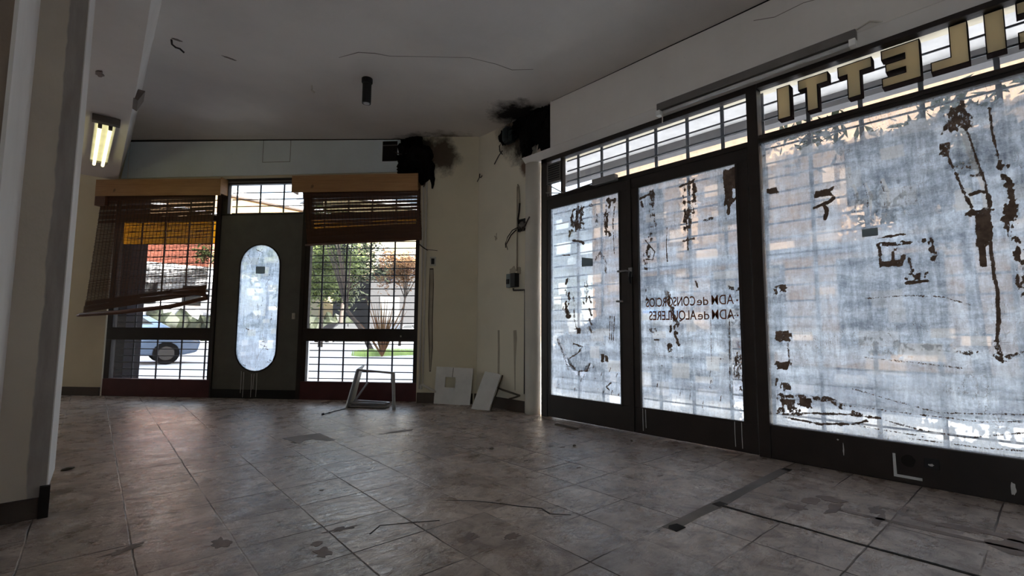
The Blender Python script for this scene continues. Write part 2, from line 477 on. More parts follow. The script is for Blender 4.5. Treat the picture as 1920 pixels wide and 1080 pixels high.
class MB:
    def __init__(s): s.bm = bmesh.new()
    def box(s, x0, x1, y0, y1, z0, z1):
        vs = [s.bm.verts.new((x, y, z)) for z in (z0, z1) for y in (y0, y1) for x in (x0, x1)]
        for f in ((0, 2, 3, 1), (4, 5, 7, 6), (0, 1, 5, 4), (2, 6, 7, 3), (0, 4, 6, 2), (1, 3, 7, 5)):
            s.bm.faces.new([vs[i] for i in f])
        return s
    def hexa(s, p):   # 8 points: bottom 4 (ccw), top 4
        vs = [s.bm.verts.new(q) for q in p]
        for f in ((3, 2, 1, 0), (4, 5, 6, 7), (0, 1, 5, 4), (1, 2, 6, 5), (2, 3, 7, 6), (3, 0, 4, 7)):
            s.bm.faces.new([vs[i] for i in f])
        return s
    def prism(s, poly, axis, a0, a1):
        """poly: 2-D outline; axis 'y': points are (x,z); 'z': (x,y); 'x': (y,z)"""
        def P(u, v, a):
            return {'y': (u, a, v), 'z': (u, v, a), 'x': (a, u, v)}[axis]
        v0 = [s.bm.verts.new(P(u, v, a0)) for u, v in poly]
        v1 = [s.bm.verts.new(P(u, v, a1)) for u, v in poly]
        n = len(poly)
        s.bm.faces.new(v0[::-1]); s.bm.faces.new(v1)
        for i in range(n):
            s.bm.faces.new((v0[i], v0[(i + 1) % n], v1[(i + 1) % n], v1[i]))
        return s
    def holed(s, outer, inner, y0, y1):
        """plate in the x-z plane with one hole, inner and outer outlines"""
        def ring(pts, y): return [s.bm.verts.new((u, y, v)) for u, v in pts]
        rings = []
        for y in (y0, y1):
            o, i = ring(outer, y), ring(inner, y)
            ed = []
            for r in (o, i):
                for k in range(len(r)): ed.append(s.bm.edges.new((r[k], r[(k + 1) % len(r)])))
            bmesh.ops.triangle_fill(s.bm, use_beauty=True, use_dissolve=False, edges=ed)
            rings.append((o, i))
        for w in (0, 1):
            a, b = rings[0][w], rings[1][w]
            for k in range(len(a)):
                q = (k + 1) % len(a)
                s.bm.faces.new((a[k], a[q], b[q], b[k]))
        return s
    def tube(s, pts, r, n=8, closed=False):
        pts = [Vector(p) for p in pts]
        rr = r if isinstance(r, (list, tuple)) else [r] * len(pts)
        rings = []
        for i, p in enumerate(pts):
            if closed: t = pts[(i + 1) % len(pts)] - pts[i - 1]
            else: t = pts[min(i + 1, len(pts) - 1)] - pts[max(i - 1, 0)]
            t.normalize()
            a = Vector((0, 0, 1)) if abs(t.z) < 0.9 else Vector((1, 0, 0))
            e1 = t.cross(a).normalized(); e2 = t.cross(e1)
            rings.append([s.bm.verts.new(p + (e1 * math.cos(2 * math.pi * k / n) + e2 * math.sin(2 * math.pi * k / n)) * rr[i]) for k in range(n)])
        m = len(pts)
        for i in range(m if closed else m - 1):
            a, b = rings[i], rings[(i + 1) % m]
            for k in range(n): s.bm.faces.new((a[k], a[(k + 1) % n], b[(k + 1) % n], b[k]))
        if not closed:
            s.bm.faces.new(rings[0][::-1]); s.bm.faces.new(rings[-1])
        return s
    def bar(s, p, q, w, h):
        """square bar from p to q"""
        p, q = Vector(p), Vector(q)
        t = (q - p).normalized()
        a = Vector((0, 0, 1)) if abs(t.z) < 0.9 else Vector((0, 1, 0))
        e1 = t.cross(a).normalized() * w / 2; e2 = t.cross(e1).normalized() * h / 2
        return s.hexa([p - e1 - e2, p + e1 - e2, p + e1 + e2, p - e1 + e2, q - e1 - e2, q + e1 - e2, q + e1 + e2, q - e1 + e2])
    def lathe(s, prof, c=(0, 0, 0), n=24):
        rings = []
        for r, z in prof:
            rings.append([s.bm.verts.new((c[0] + r * math.cos(2 * math.pi * k / n), c[1] + r * math.sin(2 * math.pi * k / n), c[2] + z)) for k in range(n)])
        for a, b in zip(rings, rings[1:]):
            for k in range(n): s.bm.faces.new((a[k], a[(k + 1) % n], b[(k + 1) % n], b[k]))
        s.bm.faces.new(rings[0][::-1]); s.bm.faces.new(rings[-1])
        return s
    def lump(s, c, rad, amp=0.3, seed=0, sub=3, freq=2.5):
        r = bmesh.ops.create_icosphere(s.bm, subdivisions=sub, radius=1.0)
        for v in r['verts']:
            d = v.co.copy()
            nz = mnoise.fractal(d * freq + Vector((seed * 7.3, seed, 0)), 0.6, 2.0, 4)
            k = 1 + amp * nz
            v.co = Vector((c[0] + d.x * rad[0] * k, c[1] + d.y * rad[1] * k, c[2] + d.z * rad[2] * k))
        return s

THINGS = {}
def put(name, mb, mat, parent=None, frame=W, origin=(0, 0, 0), bev=0.0, smooth=False, kind=None, label=None, cat=None, group=None):
    bm = mb.bm
    if parent is not None and parent.name in THINGS: frame, origin = THINGS[parent.name]
    bmesh.ops.translate(bm, verts=bm.verts, vec=-Vector(origin))
    bmesh.ops.recalc_face_normals(bm, faces=bm.faces)
    me = bpy.data.meshes.new(name)
    bm.to_mesh(me); bm.free()
    if smooth:
        for p in me.polygons: p.use_smooth = True
    me.materials.append(mat)
    o = bpy.data.objects.new(name, me)
    COL.objects.link(o)
    THINGS[o.name] = (frame, origin)
    if parent is not None: o.parent = parent
    else:
        o.location = frame.w(origin); o.rotation_euler = (0, 0, frame.rz)
    if bev:
        b = o.modifiers.new('bevel', 'BEVEL'); b.width = bev; b.segments = 2; b.limit_method = 'ANGLE'; b.angle_limit = R(40)
    for k_, v_ in (('kind', kind), ('label', label), ('category', cat), ('group', group)):
        if v_: o[k_] = v_
    return o

def thing(name, frame, origin, label=None, cat=None, group=None, kind=None):
    o = bpy.data.objects.new(name, None)
    COL.objects.link(o)
    o.empty_display_size = 0.1
    o.location = frame.w(origin); o.rotation_euler = (0, 0, frame.rz)
    THINGS[o.name] = (frame, origin)
    for k_, v_ in (('kind', kind), ('label', label), ('category', cat), ('group', group)):
        if v_: o[k_] = v_
    return o

def struct(name, mb, mat, frame=W, origin=(0, 0, 0), parent=None, bev=0.0, label=None, **kw):
    return put(name, mb, mat, parent, frame, origin, bev, kind=None if parent else 'structure', label=label, **kw)

def blob(cx, cy, rx, ry, seed=0, n=26, amp=0.35, rot=0.0):
    pts = []
    for i in range(n):
        a = 2 * math.pi * i / n
        k = 1 + amp * mnoise.noise(Vector((math.cos(a) * 1.7 + seed * 3.1, math.sin(a) * 1.7, seed))) * 1.6
        x, y = rx * k * math.cos(a), ry * k * math.sin(a)
        pts.append((cx + x * math.cos(rot) - y * math.sin(rot), cy + x * math.sin(rot) + y * math.cos(rot)))
    return pts

def ribbon(pts, w):
    """2-D outline of a thin crooked strip"""
    L, Rr = [], []
    for i, p in enumerate(pts):
        a = Vector(pts[max(i - 1, 0)]); b = Vector(pts[min(i + 1, len(pts) - 1)])
        t = (b - a).normalized(); nn = Vector((-t.y, t.x)) * (w[i] if isinstance(w, (list, tuple)) else w) / 2
        L.append((p[0] + nn.x, p[1] + nn.y)); Rr.append((p[0] - nn.x, p[1] - nn.y))
    return L + Rr[::-1]

# ================================================================== ROOM SHELL
bL = B.w((-3.2, 0.14, 0)); bR = B.w((4.45, 0.14, 0))
fl = MB(); fl.prism([(-3.2, -3.2), (3.50, -3.2), (3.50, bR.y), (bR.x, bR.y), (bL.x, bL.y), (-3.2, bL.y)], 'z', -0.14, 0.0)
floor = struct('floor', fl, M['floor'])

def flat(name, polys, z0, z1, mat, parent=floor):
    m = MB()
    for p in polys: m.prism(p, 'z', z0, z1)
    return put(name, m, mat, parent)
flat('filled_trench', [ribbon([(1.84, 1.05), (2.05, 1.046), (2.3, 1.036), (2.6, 1.032), (2.9, 1.026), (3.12, 1.022)], [0.055, 0.05, 0.06, 0.048, 0.055, 0.05])], -0.001, 0.0015, M['cement'])
flat('trench_crack', [ribbon([(2.262, 1.03), (2.257, 0.86), (2.262, 0.7), (2.25, 0.5), (2.256, 0.3), (2.25, 0.05), (2.255, -0.4), (2.25, -1.0)], [0.02, 0.014, 0.013, 0.013, 0.017, 0.016, 0.018, 0.016])], -0.001, 0.002, M['crack'])
flat('floor_pit', [[(1.838, 1.012), (1.905, 1.008), (1.912, 1.05), (1.87, 1.062), (1.845, 1.052)]], -0.001, 0.003, M['crack'])
flat('floor_pit', [[(3.095, 0.995), (3.14, 0.992), (3.145, 1.035), (3.10, 1.04)]], -0.001, 0.003, M['crack'])
flat('floor_pit', [[(2.235, 1.015), (2.30, 1.005), (2.305, 1.045), (2.245, 1.055)]], -0.001, 0.003, M['crack'])
flat('bare_patch', [[(1.205, 3.785), (1.34, 3.79), (1.478, 3.78), (1.475, 3.47), (1.42, 3.475), (1.36, 3.60), (1.30, 3.60), (1.24, 3.53)]], -0.001, 0.0012, M['patch'])
flat('bare_patch', [[(1.80, 3.44), (1.93, 3.455), (2.10, 3.44), (2.06, 3.39), (1.93, 3.40)]], -0.001, 0.0012, M['patch'])
stains = [blob(2.64, 0.76, 0.06, 0.03, 1), blob(2.62, 0.66, 0.10, 0.022, 2), blob(2.74, 0.70, 0.04, 0.06, 3), blob(2.50, 0.78, 0.035, 0.045, 4),
          blob(2.62, 0.37, 0.018, 0.30, 5, rot=0.05), blob(2.73, 0.30, 0.02, 0.11, 6), blob(2.76, 0.12, 0.03, 0.14, 7), blob(2.67, 0.06, 0.08, 0.09, 8, amp=0.8),
          blob(2.72, 0.52, 0.05, 0.03, 9), blob(2.60, 0.49, 0.09, 0.014, 19)]
flat('brown_stain', stains, -0.001, 0.0012, M['stain'])
marks = [blob(0.72, 1.78, 0.028, 0.036, 11, amp=0.6), blob(0.735, 1.86, 0.02, 0.02, 12), blob(0.86, 1.93, 0.05, 0.02, 31, amp=.8), blob(0.47, 2.11, 0.03, 0.05, 13, amp=.6),
         blob(1.18, 1.52, 0.05, 0.02, 14, amp=.8), blob(1.32, 1.42, 0.035, 0.02, 15, amp=.7), blob(0.20, 2.28, 0.06, 0.02, 16, amp=.8, rot=.3), blob(0.12, 2.05, 0.05, 0.01, 17),
         blob(0.98, 2.45, 0.01, 0.012, 18), blob(2.15, 2.55, 0.012, 0.01, 21), blob(2.55, 2.24, 0.02, 0.015, 22), blob(2.25, 1.85, 0.014, 0.012, 23), blob(2.47, 1.45, 0.02, 0.008, 24)]
flat('dark_mark', marks, -0.001, 0.001, M['stain'])
# crack across several tiles in the middle of the floor
flat('floor_crack', [ribbon([(0.92, 1.81), (0.99, 1.86), (1.10, 1.80), (1.2, 1.74)], 0.006), ribbon([(1.33, 1.95), (1.45, 1.83), (1.52, 1.72), (1.56, 1.64), (1.62, 1.55), (1.60, 1.48), (1.66, 1.41)], [0.003, 0.007, 0.008, 0.01, 0.008, 0.009, 0.003])], -0.001, 0.001, M['crack'])

# ceiling: flat part, then the part beyond the fold rising to the back wall
SOOT = (0.012, 0.009, 0.008)
M['ceil2'] = stainpaint('ceiling_paint_sooty', (0.74, 0.70, 0.665), [((2.95, 4.80, 3.04), 0.30, SOOT), ((3.22, 3.42, 3.0), 0.34, SOOT), ((3.2, 4.5, 3.0), 0.35, (0.2, 0.17, 0.14))])
c = MB()
c.prism([(-3.2, -3.2), (3.50, -3.2), (3.50, 4.16), (3.32, 4.155), (0.338, 4.34), (-3.2, 4.55)], 'z', 3.0, 3.2)
def far(x, y): return 3.006 + 0.037 * (y - (4.155 + (3.32 - x) * 0.062))
q = [(3.50, 4.155), (3.50, bR.y), (bR.x, bR.y), (bL.x, bL.y), (-3.2, bL.y), (-3.2, 4.55)]
v0 = [c.bm.verts.new((x, y, max(3.007, far(x, y)) if i not in (0, 5) else 3.007)) for i, (x, y) in enumerate(q)]
v1 = [c.bm.verts.new((x, y, 3.5)) for x, y in q]
c.bm.faces.new(v0); c.bm.faces.new(v1)
for i in range(6): c.bm.faces.new((v0[i], v0[(i + 1) % 6], v1[(i + 1) % 6], v1[i]))
ceiling = struct('ceiling', c, M['ceil2'])
m = MB(); m.prism(ribbon([(1.475, 3.687), (1.559, 3.506), (1.66, 3.43), (1.764, 3.384), (1.957, 3.213), (2.249, 2.958), (2.468, 2.881), (2.625, 2.856), (2.751, 2.726)], [0.003, 0.008, 0.008, 0.005, 0.004, 0.004, 0.005, 0.006, 0.003]), 'z', 2.9985, 3.001)
put('plaster_crack', m, M['faint'], ceiling)
m = MB(); m.prism(blob(0.47, 4.30, 0.03, 0.012, 4), 'z', 2.995, 3.001); m.prism(blob(0.83, 4.31, 0.05, 0.012, 5), 'z', 2.999, 3.001)
put('plaster_chip', m, M['faint'], ceiling)

# back wall, built in its own frame (x along, y out)
wb = MB()
wb.box(-3.3, -0.02, 0.0, 0.14, 0, 3.3)
wb.box(-0.02, 3.83, 0.0, 0.14, 2.60, 3.3)
wb.box(3.83, 4.50, -0.07, 0.14, 0, 3.25)
M['wall_sooty'] = stainpaint('cream_wall_paint_sooty', (0.74, 0.67, 0.51), [((3.80, -0.07, 2.85), 0.34, SOOT), ((4.05, -0.07, 2.80), 0.25, (0.10, 0.075, 0.055))])
wall_back = struct('wall_back', wb, M['wall_sooty'], B)
# pier in the plane of the shopfront
wp = MB()
wp.box(-4.20, -3.30, 0.0, 0.18, 0, 3.15)
M['pier_sooty'] = stainpaint('pier_paint_sooty', (0.76, 0.70, 0.57), [((-3.42, 0.0, 2.82), 0.36, SOOT), ((-3.6, 0.0, 2.95), 0.28, (0.16, 0.12, 0.09)), ((-3.40, 0.0, 2.45), 0.10, (0.16, 0.10, 0.07))])
wall_right = struct('wall_right', wp, M['pier_sooty'], RW)
m = MB(); m.tube([(-3.315, 0.035, 0.0), (-3.315, 0.035, 0.12), (-3.31, 0.03, 0.5), (-3.318, 0.035, 1.2), (-3.312, 0.035, 2.0), (-3.315, 0.035, 2.47)], 0.085, 16)
put('rounded_corner', m, M['pipe'], wall_right, smooth=True)
m = MB(); m.box(3.1, 3.2, 0.0, 0.18, 0, 2.56); m.box(-3.3, 3.2, 0.06, 0.18, 2.46, 3.15)
put('masonry', m, M['pier'], wall_right)
m = MB(); m.box(-4.19, -3.38, -0.018, 0.0, 0, 0.11)
struct('baseboard_right', m, M['base'], RW, bev=0.003)
m = MB(); m.box(3.84, 4.46, -0.09, -0.07, 0, 0.11); m.box(-3.0, -0.02, -0.02, 0.0, 0, 0.10)
struct('baseboard_back', m, M['base'], B, bev=0.003)
# rear and left walls, behind and beside the camera
m = MB(); m.box(-3.2, 3.5, -3.36, -3.2, 0, 3.2); struct('wall_rear', m, M['wall'])
m = MB(); m.box(-3.36, -3.2, -3.36, -2.9, 0, 3.3); m.box(-3.36, -3.2, -0.9, bL.y + 0.5, 0, 3.3); m.box(-3.36, -3.2, -2.9, -0.9, 0, 0.35); m.box(-3.36, -3.2, -2.9, -0.9, 2.75, 3.3); struct('wall_left', m, M['wall'])
w6 = thing('window_5', W, (-3.3, -1.9, 0.35), kind='structure', label='wide clear window added beside the camera for fill daylight')  # unseen window, added to bring fill daylight into the room
m = MB(); m.box(-3.32, -3.26, -2.9, -2.84, 0.35, 2.75); m.box(-3.32, -3.26, -0.96, -0.9, 0.35, 2.75); m.box(-3.32, -3.26, -1.93, -1.87, 0.35, 2.75); m.box(-3.32, -3.26, -2.84, -0.96, 0.35, 0.41); m.box(-3.32, -3.26, -2.84, -0.96, 2.69, 2.75)
put('frame', m, M['frame'], w6)
m = MB(); m.box(-3.292, -3.288, -2.85, -0.95, 0.40, 2.70); put('pane', m, M['glass'], w6)

# soffit bulkhead over the shopfront
m = MB(); m.box(-3.02, 3.2, -0.04, 0.06, 2.545, 3.0)
sof = struct('trim_1', m, M['fascia'], RW)
m = MB()
# sloping strip under the bulkhead, running on past its broken end
m.hexa([(-3.40, 0.015, 2.470), (3.2, 0.015, 2.470), (3.2, 0.06, 2.475), (-3.40, 0.06, 2.475), (-3.41, -0.042, 2.542), (3.2, -0.042, 2.542), (3.2, 0.06, 2.560), (-3.41, 0.06, 2.560)])
put('soffit_strip', m, M['corner'], sof)  # paler than the bulkhead: light from below put into its colour
m = MB(); m.prism(ribbon([(-1.15, 2.90), (-1.02, 2.86), (-0.85, 2.87), (-0.7, 2.84), (-0.55, 2.85)], 0.004), 'y', -0.0412, -0.039)
put('plaster_crack', m, M['faint'], sof)
m = MB(); m.prism(ribbon([(-3.0, 2.996), (-2.4, 2.994), (-1.9, 2.996), (-1.4, 2.993), (-0.9, 2.995), (-0.2, 2.995)], [0.002, 0.006, 0.007, 0.009, 0.010, 0.006]), 'y', -0.0415, -0.039)
put('gap_line', m, M['crack'], sof)

# left beam with splayed side, and stepped column
m = MB()
m.hexa([(-0.16, 2.96, 2.63), (0.215, 2.96, 2.63), (0.262, 4.42, 2.61), (-0.16, 4.42, 2.61), (-0.16, 2.96, 3.05), (0.302, 2.96, 3.05), (0.340, 4.42, 3.05), (-0.16, 4.42, 3.05)])
m.hexa([(-0.16, 4.42, 2.61), (0.262, 4.42, 2.61), (0.337, 7.62, 2.635), (-0.16, 7.62, 2.635), (-0.16, 4.42, 3.08), (0.340, 4.42, 3.08), (0.43, 7.62, 3.25), (-0.16, 7.62, 3.25)])
beam = struct('trim_2', m, M['fascia'])
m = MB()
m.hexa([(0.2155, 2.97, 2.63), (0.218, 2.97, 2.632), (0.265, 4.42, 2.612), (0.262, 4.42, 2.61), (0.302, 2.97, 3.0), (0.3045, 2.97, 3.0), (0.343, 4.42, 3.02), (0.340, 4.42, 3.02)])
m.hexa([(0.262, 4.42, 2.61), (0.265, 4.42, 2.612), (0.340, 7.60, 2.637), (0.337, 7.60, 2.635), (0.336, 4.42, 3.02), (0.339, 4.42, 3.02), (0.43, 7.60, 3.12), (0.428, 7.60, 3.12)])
put('pale_lit_side', m, M['corner'], beam)  # beam side towards the shopfront, its daylight painted as a paler skin
m = MB(); m.prism(blob(0.05, 4.40, 0.022, 0.05, 3), 'z', 2.603, 2.612); put('plaster_chip', m, M['stain'], beam)
m = MB(); m.hexa([(0.262, 4.70, 2.612), (0.275, 4.95, 2.614), (0.30, 4.95, 2.70), (0.29, 4.72, 2.70), (0.292, 4.70, 2.60), (0.305, 4.95, 2.60), (0.345, 4.95, 2.70), (0.335, 4.72, 2.70)])
put('cut_notch', m, M['patch'], beam)
m = MB(); m.box(-0.182, -0.026, 2.90, 3.34, 0, 3.02)
col = struct('wall_column', m, M['columnface'])
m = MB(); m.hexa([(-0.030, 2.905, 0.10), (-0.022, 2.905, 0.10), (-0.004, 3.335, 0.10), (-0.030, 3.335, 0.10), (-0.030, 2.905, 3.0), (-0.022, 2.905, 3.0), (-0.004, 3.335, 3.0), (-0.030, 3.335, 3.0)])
put('pale_lit_side', m, M['corner'], col)  # pale return strip, daylight from the shopfront put into its colour
m = MB(); m.box(-0.19, -0.028, 2.885, 2.90, 0, 0.085); m.box(-0.030, -0.016, 2.89, 3.32, 0, 0.10)
put('skirting', m, M['base'], col, bev=0.003)
m = MB(); m.box(-0.045, -0.012, 2.875, 2.90, 0, 0.13); put('corner_block', m, M['crack'], col)
m = MB(); m.box(-3.2, -0.190, 2.15, 3.3, 0, 3.02)
col2 = struct('wall_partition', m, M['brownwall'])
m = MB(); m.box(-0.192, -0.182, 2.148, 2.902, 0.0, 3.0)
put('pale_lit_side', m, M['corner'], col2)  # return face towards the shopfront, lightened in colour to look lit

# ================================================================== BACK WINDOWS AND DOOR
def rect_frame(m, s0, s1, z0, z1, holes, o0, o1):
    """frame bars around rectangular holes: holes = list of (s0,s1,z0,z1) stacked bottom to top"""
    holes = sorted(holes, key=lambda h: h[2])
    z = z0
    for h in holes:
        if h[2] > z: m.box(s0, s1, o0, o1, z, h[2])
        if h[0] > s0: m.box(s0, h[0], o0, o1, h[2], h[3])
        if h[1] < s1: m.box(h[1], s1, o0, o1, h[2], h[3])
        z = h[3]
    if z < z1: m.box(s0, s1, o0, o1, z, z1)

def grille(name, parent, s0, s1, z0, z1, vs, zs, o, mat, vw=0.018, hw=0.011):
    m = MB()
    for s_ in vs: m.box(s_ - vw / 2, s_ + vw / 2, o - 0.004, o + 0.004, z0, z1)
    for z_ in zs: m.box(s0, s1, o - 0.010, o - 0.004, z_ - hw / 2, z_ + hw / 2)
    return put(name, m, mat, parent)

def back_window(n, s0, s1, g0, g1, vs, label):
    t = thing('window_%d' % n, B, (s0, 0, 0), kind='structure', label=label)
    holes = [(g0, g1, 0.205, 0.663), (g0, g1, 0.808, 2.09), (g0, g1, 2.155, 2.53)]
    m = MB(); rect_frame(m, s0, s1, 0.205, 2.60, holes, 0.0, 0.06); put('frame', m, M['frame'], t, bev=0.003)
    m = MB(); m.box(s0, s1, -0.004, 0.07, 0, 0.204); put('kick_panel', m, M['kick'], t, bev=0.003, label='maroon painted kick panel')
    for h in holes:
        m = MB(); m.box(h[0] - 0.01, h[1] + 0.01, 0.028, 0.032, h[2] - 0.01, h[3] + 0.01); put('pane', m, M['glass'], t)
    zs = [0.23 + 0.0805 * k for k in range(6)] + [0.792 + 0.0800 * k for k in range(17)] + [2.19 + 0.09 * k for k in range(4)]
    grille('grille', t, g0 - 0.01, g1 + 0.01, 0.18, 2.55, vs, zs, 0.11, M['grille'])
    return t
w1 = back_window(1, 0.0, 1.36, 0.07, 1.308, [0.265, 0.573, 0.885, 1.19], 'left window of the back wall, lower half unshaded, behind the long crooked blind')
w2 = back_window(2, 2.45, 3.83, 2.503, 3.765, [2.610, 2.902, 3.195, 3.487], 'right window of the back wall, between grey door and pale pier')

m = MB(); m.box(3.612, 3.626, -0.008, 0.0, 0.715, 0.735); put('latch', m, M['plastic'], w2)

# grey door with oval light, and its transom
d1 = thing('door_1', B, (1.36, 0, 0), kind='structure', label='grey door with tall rounded glass in the back wall')
def stadium(c0, c1, z0, z1, n=14):
    r = (c1 - c0) / 2; cx = (c0 + c1) / 2
    p = [(cx + r * math.cos(a), z1 - r + r * math.sin(a)) for a in [math.pi * k / n for k in range(n + 1)]]
    p += [(cx + r * math.cos(a), z0 + r + r * math.sin(a)) for a in [math.pi + math.pi * k / n for k in range(n + 1)]]
    return p
S0, S1, SZ0, SZ1 = 1.640, 2.140, 0.306, 1.798
m = MB(); m.holed([(1.36, 0.10), (2.40, 0.10), (2.40, 2.155), (1.36, 2.155)], stadium(S0, S1, SZ0, SZ1), 0.01, 0.055)
put('door_leaf', m, M['door'], d1, bev=0.002)
m = MB()
st = stadium(S0, S1, SZ0, SZ1)
m.tube([(x, 0.008, z) for x, z in st], 0.009, 8, closed=True)
put('glass_bead', m, M['frame'], d1, smooth=True)
m = MB(); m.box(1.36, 2.40, 0.0, 0.06, 0, 0.10); put('kick_plate', m, M['black'], d1, bev=0.003)
m = MB(); m.box(2.40, 2.452, -0.005, 0.06, 0, 2.60); m.box(1.345, 1.372, -0.004, 0.06, 0, 2.60)
m.box(1.372, 2.40, 0.0, 0.06, 2.155, 2.172); m.box(1.372, 2.40, 0.0, 0.06, 2.53, 2.60); m.box(1.372, 1.445, 0.0, 0.06, 2.172, 2.53); m.box(2.395, 2.40, 0.0, 0.06, 2.172, 2.53)
put('frame', m, M['frame'], d1, bev=0.003)
m = MB(); m.box(1.372, 2.40, -0.006, 0.0, 2.548, 2.566); put('head_strip', m, M['fixture'], d1)
m = MB(); m.box(1.43, 2.40, 0.028, 0.032, 2.165, 2.54); put('transom_pane', m, M['glass'], d1)
grille('transom_grille', d1, 1.43, 2.40, 2.15, 2.55, [1.485, 1.785, 2.085], [2.20, 2.285, 2.37, 2.455], 0.11, M['grille'])
m = MB(); m.box(2.318, 2.352, -0.006, 0.012, 0.915, 0.985); m.box(2.327, 2.343, -0.014, -0.006, 0.935, 0.965); put('lock_plate', m, M['plastic'], d1, bev=0.002)
m = MB(); m.box(1.83, 1.945, 0.0222, 0.0228, 1.45, 1.535); put('sticker', m, M['sticker'], d1)
m = MB()
for s_, zt, zb in ((1.735, 0.33, 0.06), (1.765, 0.32, 0.01), (1.862, 0.30, 0.015), (1.885, 0.30, 0.11), (1.925, 0.31, 0.02)):
    m.tube([(s_, 0.0085 if zb > .1 else -0.001, zt - 0.02), (s_ + 0.002, -0.001, (zt + zb) / 2), (s_, -0.001, zb)], 0.0028, 6)
put('drip', m, M['drip'], d1)

# ================================================================== WHITEWASH
def vnoise(u, v, scale, seed):
    r = np.random.RandomState(seed)
    g = r.rand(64, 64)
    x = (u * scale) % 63; y = (v * scale) % 63
    x0 = np.floor(x).astype(int); y0 = np.floor(y).astype(int)
    fx = x - x0; fy = y - y0
    fx = fx * fx * (3 - 2 * fx); fy = fy * fy * (3 - 2 * fy)
    a = g[x0, y0]; b = g[x0 + 1, y0]; c_ = g[x0, y0 + 1]; d_ = g[x0 + 1, y0 + 1]
    return (a * (1 - fx) + b * fx) * (1 - fy) + (c_ * (1 - fx) + d_ * fx) * fy
def fbm(u, v, scale, seed, oct_=4):
    t = 0; amp = 1; s_ = 0
    for k in range(oct_):
        t = t + amp * vnoise(u + 3.7 * k, v + 9.1 * k, scale * 2 ** k, seed + k); s_ += amp; amp *= 0.55
    return t / s_

def film(name, parent, frame, s0, s1, z0, z1, o, painter, step=0.0036, clip=None):
    nx = int((s1 - s0) / step) + 1; nz = int((z1 - z0) / step) + 1
    xs = np.linspace(s0, s1, nx); zs = np.linspace(z0, z1, nz)
    U, V = np.meshgrid(xs, zs)
    ch = painter(U, V)
    fr, org = THINGS[parent.name]
    co = np.stack([U.ravel() - org[0], np.full(U.size, o - org[1]), V.ravel() - org[2]], 1)
    i = np.arange(nx * nz).reshape(nz, nx)
    f = np.stack([i[:-1, :-1].ravel(), i[:-1, 1:].ravel(), i[1:, 1:].ravel(), i[1:, :-1].ravel()], 1)
    if clip is not None:
        cu = (U[:-1, :-1] + U[1:, 1:]).ravel() / 2; cv = (V[:-1, :-1] + V[1:, 1:]).ravel() / 2
        f = f[clip(cu, cv)]
    me = bpy.data.meshes.new(name)
    me.vertices.add(len(co)); me.vertices.foreach_set('co', co.ravel())
    me.loops.add(f.size); me.loops.foreach_set('vertex_index', f.ravel())
    me.polygons.add(len(f)); me.polygons.foreach_set('loop_start', np.arange(0, f.size, 4)); me.polygons.foreach_set('loop_total', np.full(len(f), 4))
    me.update(calc_edges=True)
    at = me.color_attributes.new('marks', 'FLOAT_COLOR', 'POINT')
    buf = np.zeros((len(co), 4), dtype=np.float32)
    for k in range(3): buf[:, k] = np.clip(ch[k].ravel(), 0, 1)
    buf[:, 3] = 1
    at.data.foreach_set('color', buf.ravel())
    me.materials.append(M['film'])
    ob = bpy.data.objects.new(name, me)
    COL.objects.link(ob); ob.parent = parent
    THINGS[ob.name] = (fr, org)
    return ob

def sstep(x, a, b):
    t = np.clip((x - a) / (b - a), 0, 1); return t * t * (3 - 2 * t)

class Paint:
    def __init__(s, U, V, seed):
        s.U, s.V, s.seed = U, V, seed
        s.n1 = fbm(U, V, 9, seed, 5); s.n2 = fbm(U, V, 42, seed + 11, 3); s.n3 = fbm(U, V * 0.25, 55, seed + 23, 3)
        s.scr = np.zeros_like(U); s.res = np.zeros_like(U); s.thk = np.zeros_like(U)
    def seg(s, pts):
        d = np.full_like(s.U, 9.0)
        for (a, b), (c_, e) in zip(pts, pts[1:]):
            dx, dy = c_ - a, e - b; L = dx * dx + dy * dy + 1e-12
            t = np.clip(((s.U - a) * dx + (s.V - b) * dy) / L, 0, 1)
            d = np.minimum(d, np.hypot(s.U - a - t * dx, s.V - b - t * dy))
        return d
    def stroke(s, ch, pts, w, amt=1.0, rag=0.6, gran=0.0):
        """y given in world y: u = -y"""
        pts = [(-a, b) for a, b in pts]
        d = s.seg(pts) / w
        k = 1 - d + (s.n2 - 0.5) * 2 * rag + (s.n1 - 0.5) * rag
        mk = sstep(k, 0.0, 0.42) * amt
        if gran: mk = mk * sstep(s.n3 + (s.n2 - .5) * .8, gran - 0.06, gran + 0.06)
        a = {'scr': s.scr, 'res': s.res, 'thk': s.thk}[ch]
        np.maximum(a, mk, out=a)
    def box(s, ch, y0, y1, z0, z1, amt=1.0, rag=0.25, gran=0.0):
        cu, cv = -(y0 + y1) / 2, (z0 + z1) / 2; hu, hv = abs(y1 - y0) / 2, abs(z1 - z0) / 2
        d = np.maximum(np.abs(s.U - cu) / hu, np.abs(s.V - cv) / hv)
        k = 1 - d + (s.n2 - 0.5) * 2 * rag + (s.n1 - 0.5) * rag * 2
        mk = sstep(k, -0.03, 0.16) * amt
        if gran: mk = mk * sstep(s.n3 + (s.n2 - .5) * .8, gran - 0.06, gran + 0.06)
        a = {'scr': s.scr, 'res': s.res, 'thk': s.thk}[ch]
        np.maximum(a, mk, out=a)
    def out(s): return s.scr, s.res, s.thk

def patches(p, n, y0, y1, z0, z1, seed, amt=1.0):
    r = random.Random(seed)
    for _ in range(n):
        y = r.uniform(y0, y1); z = r.uniform(z0, z1); w = r.uniform(0.03, 0.10); h = r.uniform(0.02, 0.06)
        p.box('thk', y - w, y + w, z - h, z + h, amt * (1 if r.random() < .5 else .5) * 0.75, 0.07)

